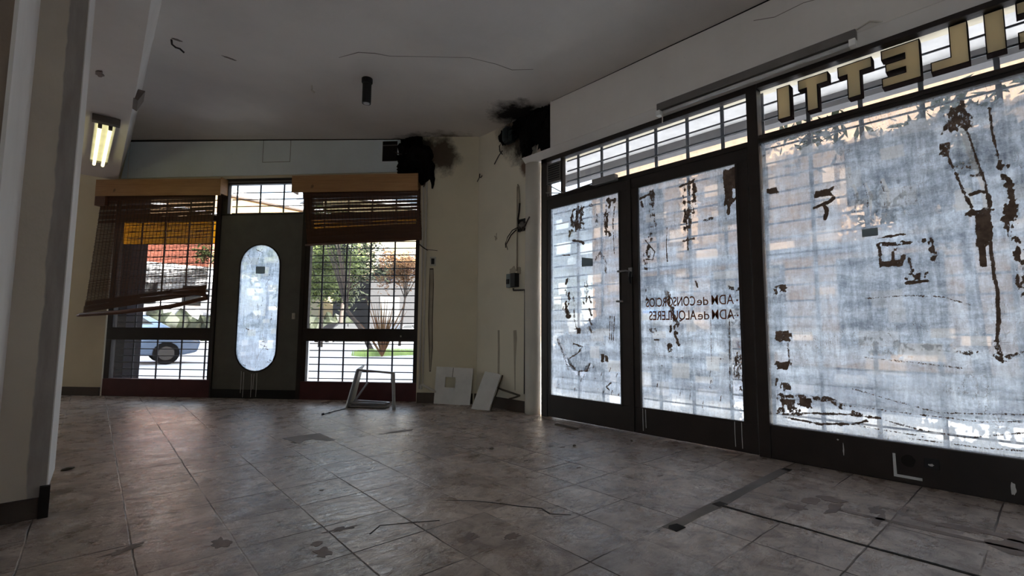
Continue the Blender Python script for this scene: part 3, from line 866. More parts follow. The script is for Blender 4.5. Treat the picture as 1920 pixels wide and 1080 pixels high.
def paint_big(U, V):
    p = Paint(U, V, 3)
    patches(p, 55, -0.7, 1.16, 0.25, 2.0, 5)
    # residue patches along the left edge and in the middle
    p.box('res', 1.065, 1.148, 1.705, 1.745, 1, .5)
    p.box('res', 0.765, 0.862, 1.625, 1.672, 1, .3)
    p.stroke('res', [(0.866, 1.565), (0.78, 1.59), (0.762, 1.605)], 0.013, 1, .5)
    p.stroke('res', [(0.815, 1.58), (0.80, 1.53), (0.812, 1.485)], 0.013, 1, .5)
    p.box('res', 1.045, 1.125, 1.03, 1.10, .9, .6, .42)
    p.box('res', 1.035, 1.13, 0.735, 0.815, 1, .35)
    p.box('res', 1.035, 1.13, 0.555, 0.618, 1, .5)
    p.stroke('res', [(1.05, 0.73), (1.045, 0.62)], 0.008, .6, .6)
    p.box('res', 1.04, 1.10, 0.43, 0.48, .9, .6, .4)
    p.stroke('res', [(1.12, 0.50), (1.13, 0.46)], 0.01, .8, .5)
    p.box('res', 0.99, 1.12, 0.285, 0.385, .85, .5, .47)
    p.stroke('res', [(1.11, 0.395), (0.98, 0.40), (0.84, 0.40), (0.70, 0.33)], 0.016, .8, .8, .45)
    p.stroke('res', [(1.10, 0.28), (0.93, 0.31), (0.75, 0.325), (0.60, 0.325)], 0.008, .8, .8)
    p.stroke('res', [(1.09, 0.265), (0.90, 0.25), (0.72, 0.275), (0.66, 0.30)], 0.008, .8, .9)
    p.box('res', 0.93, 1.0, 0.34, 0.40, .9, .5)
    # square residue with burnt edges in the middle
    p.stroke('res', [(0.56, 1.295), (0.44, 1.29), (0.335, 1.30), (0.325, 1.17)], 0.012, .9, 1.2, .4)
    p.stroke('res', [(0.56, 1.33), (0.46, 1.34), (0.44, 1.335)], 0.008, 1, .8)
    p.box('res', 0.455, 0.56, 1.165, 1.20, 1, .45)
    p.stroke('res', [(0.555, 1.29), (0.555, 1.19)], 0.01, .8, 1.0)
    p.box('res', 0.44, 0.50, 1.20, 1.27, .9, .5, .5)
    p.box('res', 0.36, 0.445, 1.075, 1.12, .9, .4, .42)
    p.stroke('res', [(0.445, 1.068), (0.36, 1.075)], 0.012, 1, .5)
    p.stroke('res', [(0.43, 1.20), (0.42, 1.13)], 0.010, .8, .8)
    # long drip that runs down and left of the mascot area
    p.box('res', 0.15, 0.25, 1.86, 2.00, .8, .5, .46)
    p.stroke('res', [(0.175, 2.0), (0.165, 1.86)], 0.018, .8, .7, .4)
    p.box('res', 0.24, 0.27, 1.72, 1.79, .8, .8, .4)
    p.stroke('res', [(0.165, 1.86), (0.135, 1.68), (0.112, 1.55), (0.105, 1.42)], 0.006, .9, .5)
    p.stroke('thk', [(0.185, 1.88), (0.15, 1.68), (0.122, 1.55), (0.112, 1.42)], 0.014, .8, .3)
    p.stroke('res', [(0.25, 1.76), (0.215, 1.62), (0.20, 1.55), (0.17, 1.44)], 0.007, .9, .9)
    p.box('scr', 0.12, 0.22, 1.60, 1.84, .35, .4)
    p.box('res', 0.125, 0.21, 1.60, 1.66, .7, .8, .5)
    p.stroke('res', [(0.17, 1.505), (0.13, 1.515), (0.108, 1.50), (0.10, 1.43)], 0.011, 1, .6)
    p.stroke('res', [(0.175, 1.405), (0.10, 1.408)], 0.018, .9, .8)
    p.box('res', 0.102, 0.162, 1.235, 1.40, 1, .22)
    p.box('res', 0.128, 0.155, 1.12, 1.24, 1, .35)
    p.stroke('res', [(0.112, 1.25), (0.108, 1.10), (0.10, 1.0), (0.104, 0.87), (0.118, 0.76)], 0.0095, 1, .35)
    p.stroke('res', [(0.12, 0.76), (0.10, 0.66), (0.14, 0.70)], 0.012, .8, 1.0, .4)
    # second drip by the right edge
    p.stroke('res', [(0.075, 1.93), (0.072, 1.80), (0.06, 1.70), (0.055, 1.60)], 0.006, .9, .8)
    p.stroke('res', [(0.055, 1.66), (0.04, 1.57), (0.03, 1.45), (0.04, 1.35), (0.02, 1.2), (0.015, 1.0)], 0.022, .95, 1.0, .47)
    p.stroke('res', [(0.03, 1.52), (0.025, 1.42), (0.045, 1.36)], 0.018, 1, .8)
    p.stroke('res', [(0.26, 0.70), (0.20, 0.70), (0.10, 0.68), (0.0, 0.72)], 0.01, .6, 1.1, .45)
    # curved horizontal brush lines low down
    for pts in ([(0.72, 0.475), (0.55, 0.43), (0.35, 0.385), (0.2, 0.40), (0.0, 0.42)], [(0.78, 0.375), (0.4, 0.365), (0.2, 0.36), (0.0, 0.39)],
                [(0.7, 0.34), (0.45, 0.29), (0.25, 0.275), (0.0, 0.345)], [(0.75, 0.27), (0.55, 0.26), (0.35, 0.25)], [(0.5, 0.235), (0.2, 0.235), (0.0, 0.25)],
                [(0.66, 0.99), (0.45, 1.0), (0.3, 0.985), (0.2, 0.94)], [(0.7, 0.66), (0.45, 0.64), (0.25, 0.62)]):
        p.stroke('res', pts, 0.0045, .55, 1.0)
    for (y, z, w, h) in ((0.55, 0.70, .10, .06), (0.30, 0.30, .12, .05), (0.1, .33, .12, .06), (.6, 1.5, .12, .1), (.42, .72, .14, .02)):
        p.box('scr', y - w, y + w, z - h, z + h, .35, .6, .5)
    # scraped letters ghosts
    for y in (0.66, 0.52, 0.60):
        p.stroke('thk', [(y, 1.66), (y - 0.02, 1.58), (y - .015, 1.5)], 0.008, 1, .8)
        p.stroke('res', [(y + .01, 1.66), (y - 0.005, 1.58), (y + .0, 1.5)], 0.003, .5, .8)
    p.box('scr', -0.9, 1.17, 1.95, 2.08, .55, .5)
    # clean margins
    e = np.minimum(np.abs(U + 1.162), 9)
    p.scr = np.maximum(p.scr, sstep(0.008 - e, 0, 0.004) * .6)
    return p.out()

def paint_side(U, V):
    z = np.zeros_like(U); return z, z.copy(), z.copy()

def paint_R(U, V):
    p = Paint(U, V, 17)
    patches(p, 30, 1.33, 2.1, 0.22, 1.9, 9)
    p.box('res', 1.325, 1.42, 1.79, 1.945, 1, .16)
    p.box('res', 1.355, 1.415, 1.68, 1.80, 1, .35)
    p.stroke('res', [(1.39, 1.70), (1.385, 1.62)], 0.012, 1, .8)
    p.stroke('res', [(1.36, 1.70), (1.335, 1.72)], 0.01, .9, .8)
    p.stroke('res', [(1.75, 1.895), (1.66, 1.905), (1.63, 1.925)], 0.010, .9, .6)
    p.stroke('res', [(1.68, 1.90), (1.70, 1.80), (1.70, 1.68), (1.695, 1.58)], 0.030, .85, .9, .46)
    p.stroke('res', [(1.63, 1.90), (1.635, 1.80), (1.65, 1.65)], 0.018, .8, 1.0, .5)
    p.stroke('res', [(1.73, 1.475), (1.65, 1.48)], 0.010, .8, .8)
    p.stroke('res', [(1.695, 1.58), (1.695, 1.40)], 0.006, .8, .8)
    p.box('scr', 1.62, 1.74, 1.45, 1.9, .3, .6)
    p.stroke('res', [(2.09, 1.87), (2.0, 1.89)], 0.010, .9, .7)
    p.stroke('res', [(2.08, 1.84), (2.07, 1.80)], 0.012, .9, .7)
    p.stroke('res', [(1.985, 1.90), (1.99, 1.75), (1.97, 1.65), (2.01, 1.50), (2.02, 1.40)], 0.022, .75, 1.1, .48)
    p.stroke('res', [(1.86, 1.60), (1.87, 1.45), (1.865, 1.33)], 0.005, .8, .9)
    p.stroke('res', [(2.05, 1.52), (1.97, 1.42), (1.99, 1.36), (2.05, 1.37)], 0.006, .9, .8)
    p.stroke('res', [(2.06, 1.5), (2.05, 1.2), (2.05, 1.05)], 0.012, .7, 1.2, .5)
    p.stroke('res', [(1.56, 1.60), (1.50, 1.61)], 0.01, .6, .8)
    p.stroke('res', [(1.64, 1.16), (1.63, 1.12)], 0.010, 1, .3)
    p.box('res', 1.85, 1.89, 0.99, 1.11, .6, .4)
    p.stroke('res', [(1.86, 1.06), (1.83, 0.94), (1.80, 0.86)], 0.030, .8, .8, .42)
    p.box('res', 1.80, 1.87, 0.78, 0.87, .95, .6, .42)
    p.stroke('res', [(1.82, 0.78), (1.79, 0.70)], 0.012, .9, .8)
    p.box('res', 1.84, 1.875, 0.63, 0.71, .9, .6, .4)
    p.box('res', 1.94, 2.02, 0.78, 0.83, .6, .7, .45)
    p.box('res', 1.94, 2.0, 0.725, 0.74, .9, .5)
    p.stroke('res', [(1.335, 1.09), (1.40, 1.10)], 0.014, .8, 1.0, .45)
    p.stroke('res', [(1.33, 0.905), (1.42, 0.91)], 0.010, .8, 1.0, .4)
    p.stroke('res', [(1.41, 0.90), (1.415, 0.6), (1.42, 0.40)], 0.005, .7, .8)
    p.stroke('res', [(1.355, 0.64), (1.365, 0.5), (1.36, 0.42)], 0.030, .65, 1.0, .50)
    p.box('scr', 1.33, 1.42, 0.25, 0.9, .45, .5)
    p.stroke('res', [(1.54, .89), (1.545, .55)], 0.003, .6, .5)
    p.stroke('res', [(2.09, 0.62), (1.7, 0.60), (1.45, 0.61)], 0.003, .5, 1.0)
    for k in range(12):
        y = random.Random(k).uniform(1.4, 2.08); z = random.Random(k + 50).uniform(.25, .5)
        p.stroke('res', [(y, z), (y - .01, z + .05)], 0.004, .6, 1.0)
    return p.out()

def paint_L(U, V):
    p = Paint(U, V, 29)
    patches(p, 26, 2.3, 3.05, 0.22, 1.9, 15)
    p.box('res', 2.67, 2.79, 1.72, 1.91, .85, .6, .47)
    p.stroke('res', [(2.80, 1.90), (2.83, 1.75), (2.84, 1.64)], 0.014, .9, 1.0, .42)
    p.stroke('res', [(2.80, 1.62), (2.70, 1.60), (2.68, 1.58)], 0.012, .9, .9)
    p.stroke('res', [(2.93, 1.50), (2.84, 1.49)], 0.008, .8, .7)
    p.stroke('res', [(2.62, 1.92), (2.55, 1.90), (2.53, 1.80), (2.53, 1.65)], 0.016, .5, .8, .4)
    p.stroke('res', [(2.42, 1.92), (2.35, 1.91)], 0.022, .9, .9)
    p.stroke('res', [(2.40, 1.90), (2.43, 1.78), (2.43, 1.68), (2.41, 1.62)], 0.026, .9, 1.0, .42)
    p.stroke('res', [(2.34, 1.85), (2.36, 1.72), (2.35, 1.45)], 0.006, .7, 1.0)
    p.stroke('res', [(2.55, 1.42), (2.50, 1.47), (2.45, 1.42), (2.44, 1.30)], 0.014, .5, .8)
    p.stroke('res', [(2.87, 1.26), (2.88, 1.18), (2.85, 1.08), (2.90, 1.00)], 0.024, .85, 1.0, .45)
    p.stroke('res', [(2.88, 0.98), (2.86, 0.93)], 0.030, .9, .6)
    p.stroke('res', [(2.80, 1.10), (2.79, 0.95), (2.78, 0.82)], 0.010, .6, 1.2, .45)
    p.stroke('res', [(2.66, 1.22), (2.63, 1.15), (2.67, 1.05)], 0.020, .6, 1.0, .45)
    p.box('scr', 2.56, 2.70, 0.75, 1.2, .35, .6)
    for z in (1.1, .99, .9, .84): p.stroke('res', [(2.62, z), (2.60, z - .05)], 0.012, .8, 1.0)
    p.stroke('res', [(2.99, 0.72), (2.92, 0.58), (2.86, 0.45)], 0.014, .55, .7)
    p.stroke('scr', [(2.97, 0.70), (2.90, 0.56), (2.80, 0.44), (2.70, 0.42), (2.62, 0.50)], 0.03, .6, .6)
    p.stroke('res', [(2.85, 0.55), (2.75, 0.60), (2.70, 0.66), (2.80, 0.68)], 0.009, .8, 1.0)
    p.stroke('res', [(2.85, 0.50), (2.75, 0.44), (2.65, 0.45), (2.62, 0.52)], 0.009, .8, 1.0)
    p.box('res', 2.72, 2.76, 0.77, 0.82, .9, .6)
    p.box('res', 2.465, 2.50, 0.53, 0.60, .9, .5)
    p.box('res', 2.425, 2.46, 0.54, 0.60, .9, .5)
    for y in (2.40, 2.38, 2.36): p.stroke('res', [(y, 0.92), (y + .01, 0.72)], 0.005, .8, .8)
    p.stroke('res', [(2.40, 0.37), (2.45, 0.33), (2.42, .31)], 0.008, .8, .9)
    for k in range(16):
        r = random.Random(k * 3 + 1); y = r.uniform(2.32, 3.02); z = r.uniform(.24, .5)
        p.stroke('res', [(y, z), (y - .012, z + .03)], 0.005, .7, 1.0)
    return p.out()

def paint_oval(U, V):
    p = Paint(U, V, 41)
    patches(p, 30, -2.15, -1.63, 0.3, 1.8, 33)
    r = random.Random(2)
    for k in range(14):
        x = r.uniform(1.68, 2.1); z = r.uniform(.35, 1.75)
        q_ = [(-x, z)]
        for j in range(3): q_.append((q_[-1][0] + r.uniform(-.03, .03), q_[-1][1] - r.uniform(.02, .07)))
        p.stroke('res', q_, 0.0045, .6, .9)
    p.stroke('res', [(-1.90, 1.70), (-1.82, 1.74)], 0.006, .8, .6)
    for (x, z) in ((1.93, .62), (1.95, .66), (1.98, .60), (2.0, .57), (2.05, .44), (2.03, .42), (1.74, .38), (1.75, .80)):
        p.stroke('res', [(-x, z), (-x - .03, z - .01)], 0.007, .8, 1.0)
    return p.out()
cxo, ro = (S0 + S1) / 2, (S1 - S0) / 2 + 0.01
film('whitewash_film', d1, B, S0 - 0.01, S1 + 0.01, SZ0 - 0.01, SZ1 + 0.01, 0.024, paint_oval, 0.005,
     clip=lambda u, v: np.hypot(u - cxo, np.maximum(0, np.maximum(v - (SZ1 + .01 - ro), (SZ0 - .01 + ro) - v))) < ro + 0.004)
m = MB(); m.prism(stadium(S0 - 0.008, S1 + 0.008, SZ0 - 0.008, SZ1 + 0.008), 'y', 0.026, 0.031); put('oval_pane', m, M['glass'], d1)

# ================================================================== SHOPFRONT (x = -y world)
def R_box(m, y0, y1, o0, o1, z0, z1): m.box(-max(y0, y1), -min(y0, y1), o0, o1, z0, z1)
# fixed frame: window_3 carries jambs, transom bars and the two transom lights over the doors
w3 = thing('window_3', RW, (-3.18, 0, 2.05), kind='structure', label='high grilled transom light above the pair of shop doors')
m = MB()
R_box(m, 3.18, 3.10, 0.0, 0.07, 0.0, 2.47); R_box(m, 3.18, 1.165, 0.0, 0.07, 2.43, 2.475); R_box(m, 3.10, 1.165, 0.0, 0.07, 2.050, 2.088); R_box(m, 1.235, 1.165, -0.005, 0.075, 0.0, 2.47)
R_box(m, 2.925, 2.905, 0.0, 0.05, 2.088, 2.43)
put('frame', m, M['frame'], w3, bev=0.003)
m = MB(); R_box(m, 2.91, 1.23, 0.028, 0.032, 2.08, 2.44); put('pane', m, M['glass'], w3)
m = MB(); R_box(m, 3.10, 2.92, 0.030, 0.034, 2.08, 2.22); put('pane', m, M['glass'], w3)
m = MB(); R_box(m, 3.098, 2.925, 0.005, 0.045, 2.215, 2.40)
v_ = put('vent', m, M['black'], w3)
m = MB(); rect_frame(m, -3.098, -2.925, 2.213, 2.402, [(-3.085, -2.938, 2.226, 2.389)], -0.004, 0.006)
for k in range(7): m.box(-3.085, -2.938, -0.002, 0.006, 2.236 + k * 0.022, 2.243 + k * 0.022)
put('louvre', m, M['fixture'], v_)
THY = [1.447 + 0.2705 * k for k in range(6)]
grille('grille', w3, -2.93, -1.22, 2.02, 2.46, [-y for y in THY], [2.12 + 0.1 * k for k in range(4)], 0.11, M['grille_grey'], 0.026, 0.012)

# doors
def shop_door(n, y1, y0, g1, g0, painter, label):
    d = thing('door_%d' % n, RW, (-y1, 0, 0), kind='structure', label=label)
    m = MB(); rect_frame(m, -y1, -y0, 0.006, 2.048, [(-g1, -g0, 0.203, 1.962)], 0.0, 0.05); put('door_frame', m, M['frame'], d, bev=0.004)
    m = MB(); R_box(m, g1 + 0.01, g0 - 0.01, 0.028, 0.033, 0.193, 1.972); put('pane', m, M['glass'], d)
    film('whitewash_film', d, RW, -g1 - 0.005, -g0 + 0.005, 0.198, 1.967, 0.025, painter)
    m = MB(); rect_frame(m, -g1 - 0.012, -g0 + 0.012, 0.191, 1.974, [(-g1 + 0.004, -g0 - 0.004, 0.207, 1.958)], -0.004, 0.008); put('glazing_bead', m, M['frame'], d, bev=0.002)
    return d
d2 = shop_door(2, 3.098, 2.178, 3.072, 2.282, paint_L, 'narrow left leaf of the whitewashed shop doors, next to the pale pier')
d3 = shop_door(3, 2.172, 1.24, 2.104, 1.322, paint_R, 'right leaf of the whitewashed shop doors, with brown mirrored lettering')
m = MB(); R_box(m, 2.178, 2.172, 0.01, 0.04, 0.01, 2.05); R_box(m, 2.20, 2.16, -0.008, 0.0, 0.01, 2.045); put('meeting_stile', m, M['frame'], d3, bev=0.002)
m = MB()
m.tube([(-2.27, -0.004, 1.285), (-2.27, -0.045, 1.285), (-2.19, -0.05, 1.283), (-2.165, -0.03, 1.275)], 0.008, 8)
m.box(-2.19, -2.155, -0.012, 0.0, 1.235, 1.31)
put('handle', m, M['steel'], d2, smooth=False)
m = MB(); m.tube([(-2.29, -0.004, 1.04), (-2.29, -0.035, 1.04), (-2.225, -0.035, 1.038)], 0.008, 8); put('handle', m, M['steel'], d2)
m = MB(); m.tube([(-2.165, -0.02, 1.275), (-2.168, -0.03, 1.22), (-2.17, -0.02, 1.18)], 0.009, 8); put('bolt', m, M['black'], d3)
m = MB(); m.prism([(-2.70, 1.455), (-2.575, 1.43), (-2.575, 1.365), (-2.70, 1.37)], 'y', 0.0242, 0.0246); put('sticker', m, M['sticker'], d2)
m = MB()
for y, zt, zb in ((2.085, 0.20, 0.03), (2.06, 0.195, 0.055), (1.385, 0.20, 0.035), (1.34, 0.20, 0.03)):
    m.tube([(-y, -0.0045, zt), (-y - .002, -0.001, (zt + zb) / 2), (-y, -0.001, zb)], 0.0022, 6)
put('drip', m, M['drip'], d3)
# door closer body with its arm on the transom bar over door 2
dc = thing('door_closer', RW, (-2.5, 0, 2.06), 'grey door closer with thin folding arm on the bar over the left shop door', 'door closer')
m = MB(); R_box(m, 2.52, 2.28, -0.055, -0.001, 2.055, 2.11); put('body', m, M['steel'], dc, bev=0.006)
m = MB(); m.bar((-2.85, -0.03, 2.06), (-3.08, -0.02, 2.20), 0.02, 0.006); m.bar((-2.88, -0.03, 2.07), (-3.09, -0.02, 2.12), 0.02, 0.006); m.bar((-2.52, -0.03, 2.085), (-2.87, -0.03, 2.065), 0.018, 0.006)
put('arm', m, M['fixture'], dc)

# big window beside the doors
w4 = thing('window_4', RW, (-1.165, 0, 0), kind='structure', label='large whitewashed display window on the right with a transom above')
YE = -0.92
m = MB(); R_box(m, 1.165, YE, 0.0, 0.07, 0.0, 0.208); R_box(m, 1.165, YE, 0.0, 0.07, 2.058, 2.112); R_box(m, 1.165, YE, 0.0, 0.07, 2.442, 2.475); R_box(m, YE + 0.06, YE, 0.0, 0.07, 0.208, 2.442)
R_box(m, 1.165, YE, -0.012, 0.0, 2.078, 2.092)
put('frame', m, M['frame'], w4, bev=0.004)
m = MB(); R_box(m, 1.17, YE + 0.05, 0.028, 0.034, 0.20, 2.065); put('pane', m, M['glass'], w4)
m = MB(); R_box(m, 1.17, YE + 0.05, 0.028, 0.034, 2.105, 2.45); put('transom_pane', m, M['glass'], w4)
film('whitewash_film', w4, RW, -1.165, -(YE + 0.06), 0.204, 2.062, 0.025, paint_big)
m = MB(); R_box(m, YE, -3.1, 0.0, 0.07, 0.0, 0.208); R_box(m, YE, -3.1, 0.0, 0.07, 2.442, 2.475); R_box(m, -3.04, -3.1, 0.0, 0.07, 0.208, 2.442)  # unseen glazing past the view edge, added for more daylight inside
put('added_side_frame', m, M['frame'], w4, bev=0.004)
m = MB(); R_box(m, YE, -3.05, 0.028, 0.034, 0.20, 2.45); put('side_pane', m, M['glass'], w4)
film('added_side_film', w4, RW, 0.925, 3.045, 0.204, 2.445, 0.025, paint_side, 0.03)
m = MB(); R_box(m, 0.632, 0.557, 0.0242, 0.0246, 1.348, 1.394); put('sticker', m, M['sticker'], w4)
m = MB(); m.prism([(-0.550, 0.150), (-0.538, 0.150), (-0.536, 0.042), (-0.432, 0.042), (-0.432, 0.028), (-0.550, 0.028)], 'y', -0.0015, 0.001); put('tape_corner', m, M['drip'], w4, label='pale L-shaped tape strip')
m = MB(); m.box(-0.42, -0.36, -0.006, 0.0, 0.10, 0.15); put('socket_plate', m, M['black'], w4, bev=0.002)

m = MB(); m.prism(blob(-0.485, 0.12, 0.03, 0.032, 3, amp=.1), 'y', -0.001, 0.001); put('round_hole', m, M['crack'], w4)
m = MB(); m.prism(blob(-0.102, 0.07, 0.009, 0.030, 6), 'y', -0.001, 0.001); m.prism(blob(-0.775, 0.125, 0.003, 0.03, 7), 'y', -0.001, 0.001); m.prism(blob(-0.80, 0.178, 0.005, 0.004, 8), 'y', -0.001, 0.001); m.prism(blob(-0.393, 0.118, 0.012, 0.006, 9), 'y', -0.0075, -0.0055)
put('paint_chip', m, M['drip'], w4)
GY = [1.170, 0.893, 0.617, 0.337, 0.037, -0.245, -0.52, -0.8, -1.08, -1.36, -1.64, -1.92, -2.2, -2.48, -2.76]
ZB = [0.26 + 0.1045 * k for k in range(21)]
grille('grille', w4, -1.20, 3.05, 0.15, 2.47, [-y * 1.012 for y in GY], [z * 1.008 for z in ZB], 0.145, M['grille_grey'], 0.024, 0.012)
for d_, (a, b), vs in ((d2, (3.10, 2.19), [2.81, 2.54]), (d3, (2.17, 1.24), [1.99, 1.72, 1.447])):
    grille('outer_grille', d_, -a, -b, 0.10, 2.04, [-y for y in vs], [z for z in ZB if z < 2.0], 0.11, M['grille_grey'], 0.024, 0.012)

# mirrored lettering painted on the door glass (read from the street)
def text_mesh(body, size, name, mat, parent, y_start, z, o, width=None, bold=0.0):
    cu = bpy.data.curves.new('tmp', 'FONT')
    cu.body = body; cu.size = size; cu.extrude = 0.0004; cu.offset = bold
    ob = bpy.data.objects.new('tmp', cu); COL.objects.link(ob)
    bpy.context.view_layer.update()
    me = bpy.data.meshes.new_from_object(ob.evaluated_get(bpy.context.evaluated_depsgraph_get()))
    bpy.data.objects.remove(ob)
    me.name = name
    n = len(me.vertices); co = np.empty(n * 3); me.vertices.foreach_get('co', co); co = co.reshape(-1, 3)
    w_ = co[:, 0].max() - co[:, 0].min(); x0 = co[:, 0].min()
    k = (width / w_) if width else 1.0
    fr, org = THINGS[parent.name]
    out = np.stack([-(y_start + (co[:, 0] - x0) * k) - org[0], o + co[:, 2] - org[1], z + co[:, 1] - org[2]], 1)
    me.vertices.foreach_set('co', out.ravel()); me.update()
    me.materials.clear(); me.materials.append(mat)
    o2 = bpy.data.objects.new(name, me); COL.objects.link(o2); o2.parent = parent
    return o2
Z1, Z2 = 0.988, 0.885
for nm, z, parts in (('lettering', Z1, [('\u00b7', 0.07, 1.345, 0.012, .003), ('ADM', 0.098, 1.374, 0.155, .0003), ('de', 0.085, 1.552, 0.085, .0006), ('CONSORCIOS', 0.098, 1.650, 0.405, .0012)]),
                    ('lettering', Z2, [('\u00b7', 0.07, 1.345, 0.012, .003), ('ADM', 0.098, 1.374, 0.155, .0003), ('de', 0.085, 1.548, 0.085, .0006), ('ALQUILERES', 0.098, 1.644, 0.385, .0012)])):
    for body, sz, ys, wd, bo in parts:
        text_mesh(body, sz, nm, M['text'], d3, ys, z, 0.0236, wd, bo)

# raised sign letters outside the transom, seen from behind
def letter(polys, label, y0):
    t = thing('sign_letter', RW, (-y0, 0.05, 2.2), label, 'sign letter', 'raised letters of the shop sign seen from inside')
    f = MB(); b_ = MB()
    for poly in polys:
        P_ = [Vector((-y, z)) for y, z in poly]
        n = len(P_); ar = sum(P_[i].x * P_[(i + 1) % n].y - P_[(i + 1) % n].x * P_[i].y for i in range(n))
        sg = 1 if ar > 0 else -1
        q_ = []
        for i in range(n):
            a, p_, c_ = P_[i - 1], P_[i], P_[(i + 1) % n]
            t1 = (p_ - a).normalized(); t2 = (c_ - p_).normalized()
            n1 = Vector((-t1.y, t1.x)) * sg; n2 = Vector((-t2.y, t2.x)) * sg
            q_.append(p_ + (n1 + n2) / (1 + n1.dot(n2)) * 0.0045)
        b_.holed([tuple(p_) for p_ in P_], [tuple(p_) for p_ in q_], 0.050, 0.118)
        f.prism([(p_.x, p_.y) for p_ in q_], 'y', 0.052, 0.054)
    put('return', b_, M['letterside'], t)
    put('face', f, M['letterface'], t)
    return t
ZA, ZT = 2.198, 2.430
letter([[(0.978, ZA), (1.056, ZA), (1.056, 2.415), (0.978, 2.415)]], 'raised tan letter I at the left end of the shop sign', 1.02)
def tee(y0, y1, s0, s1, zb=ZA, zt=2.418): return [(s0, zb), (s1, zb), (s1, zt - 0.065), (y1, zt - 0.065), (y1, zt), (y0, zt), (y0, zt - 0.065), (s0, zt - 0.065)]
letter([tee(0.762, 0.930, 0.820, 0.884)], 'raised tan letter T next to the I at the left end of the sign', 0.85)
letter([tee(0.540, 0.712, 0.598, 0.666, 2.204)], 'raised tan letter T between the other T and the mirrored E', 0.63)
letter([[(0.324, 2.207), (0.500, 2.207), (0.500, 2.262), (0.392, 2.262), (0.392, 2.292), (0.480, 2.292), (0.480, 2.342), (0.392, 2.342), (0.392, 2.372), (0.497, 2.372), (0.497, 2.428), (0.324, 2.428)]], 'raised tan letter E seen mirrored, between the T and the L', 0.41)
letter([[(0.130, 2.212), (0.285, 2.212), (0.285, 2.268), (0.204, 2.268), (0.204, 2.438), (0.130, 2.438)]], 'raised tan letter L mirrored, right of the E', 0.2)
letter([[(-0.005, 2.222), (0.070, 2.222), (0.070, 2.440), (-0.005, 2.440)]], 'raised tan letter I at the right edge of the sign', 0.03)
letter([[(-0.19, 2.225), (-0.045, 2.225), (-0.045, 2.285), (-0.125, 2.285), (-0.125, 2.375), (-0.045, 2.375), (-0.045, 2.44), (-0.19, 2.44)]], 'raised letter cut off by the right edge of the view', -0.1)

# ================================================================== OVER THE BACK WINDOWS
pz = MB(); pz.prism([(0.04, 2.634), (3.555, 2.634), (3.555, 3.022), (2.0, 3.060), (0.12, 3.098)], 'y', -0.012, 0.0)
box_panel = struct('trim_3', pz, M['white'], B, bev=0.003)
m = MB(); rect_frame(m, 1.864, 2.212, 2.79, 3.062, [(1.868, 2.208, 2.794, 3.075)], -0.0128, -0.011); put('hatch_outline', m, M['crack'], box_panel)
m = MB(); m.box(3.345, 3.522, -0.016, -0.006, 2.765, 3.005); put('dark_opening', m, M['crack'], box_panel)
m = MB(); m.box(3.35, 3.515, -0.018, -0.015, 2.95, 2.962); put('slat_edge', m, M['fixture'], box_panel)
m = MB(); m.prism([(0.1, 3.094), (2.0, 3.056), (3.56, 3.018), (3.56, 3.07), (2.0, 3.12), (0.1, 3.16)], 'y', -0.010, 0.0); put('top_gap', m, M['crack'], box_panel)
m = MB(); m.box(3.56, 3.84, -0.006, 0.0, 2.60, 3.04); put('dark_recess', m, M['soot'], box_panel)

def valance(s0, s1, zt0, zt1, zb0, zb1, label):
    t = thing('wooden_valance', B, (s0, 0, zb0), label, 'valance', 'pine valances over the blinds')
    m = MB(); m.prism([(s0, zb0), (s1, zb1), (s1, zt1), (s0, zt0)], 'y', -0.130, -0.112); put('front_board', m, M['pine'], t, bev=0.003)
    for s_ in (s0, s1 - 0.018):
        m = MB(); m.box(s_, s_ + 0.018, -0.112, 0.0, zb0 + 0.005, zt0 - 0.004); put('end_board', m, M['pine'], t, bev=0.002)
    m = MB(); m.box(s0 + 0.018, s1 - 0.018, -0.112, 0.0, zt1 - 0.03, zt1 - 0.015); put('top_board', m, M['pine'], t)
    return t
valance(-0.165, 1.438, 2.588, 2.566, 2.385, 2.367, 'pine valance board above the left window, over the long crooked blind')
valance(2.313, 3.812, 2.578, 2.574, 2.381, 2.371, 'pine valance board above the right window, over the short blind')

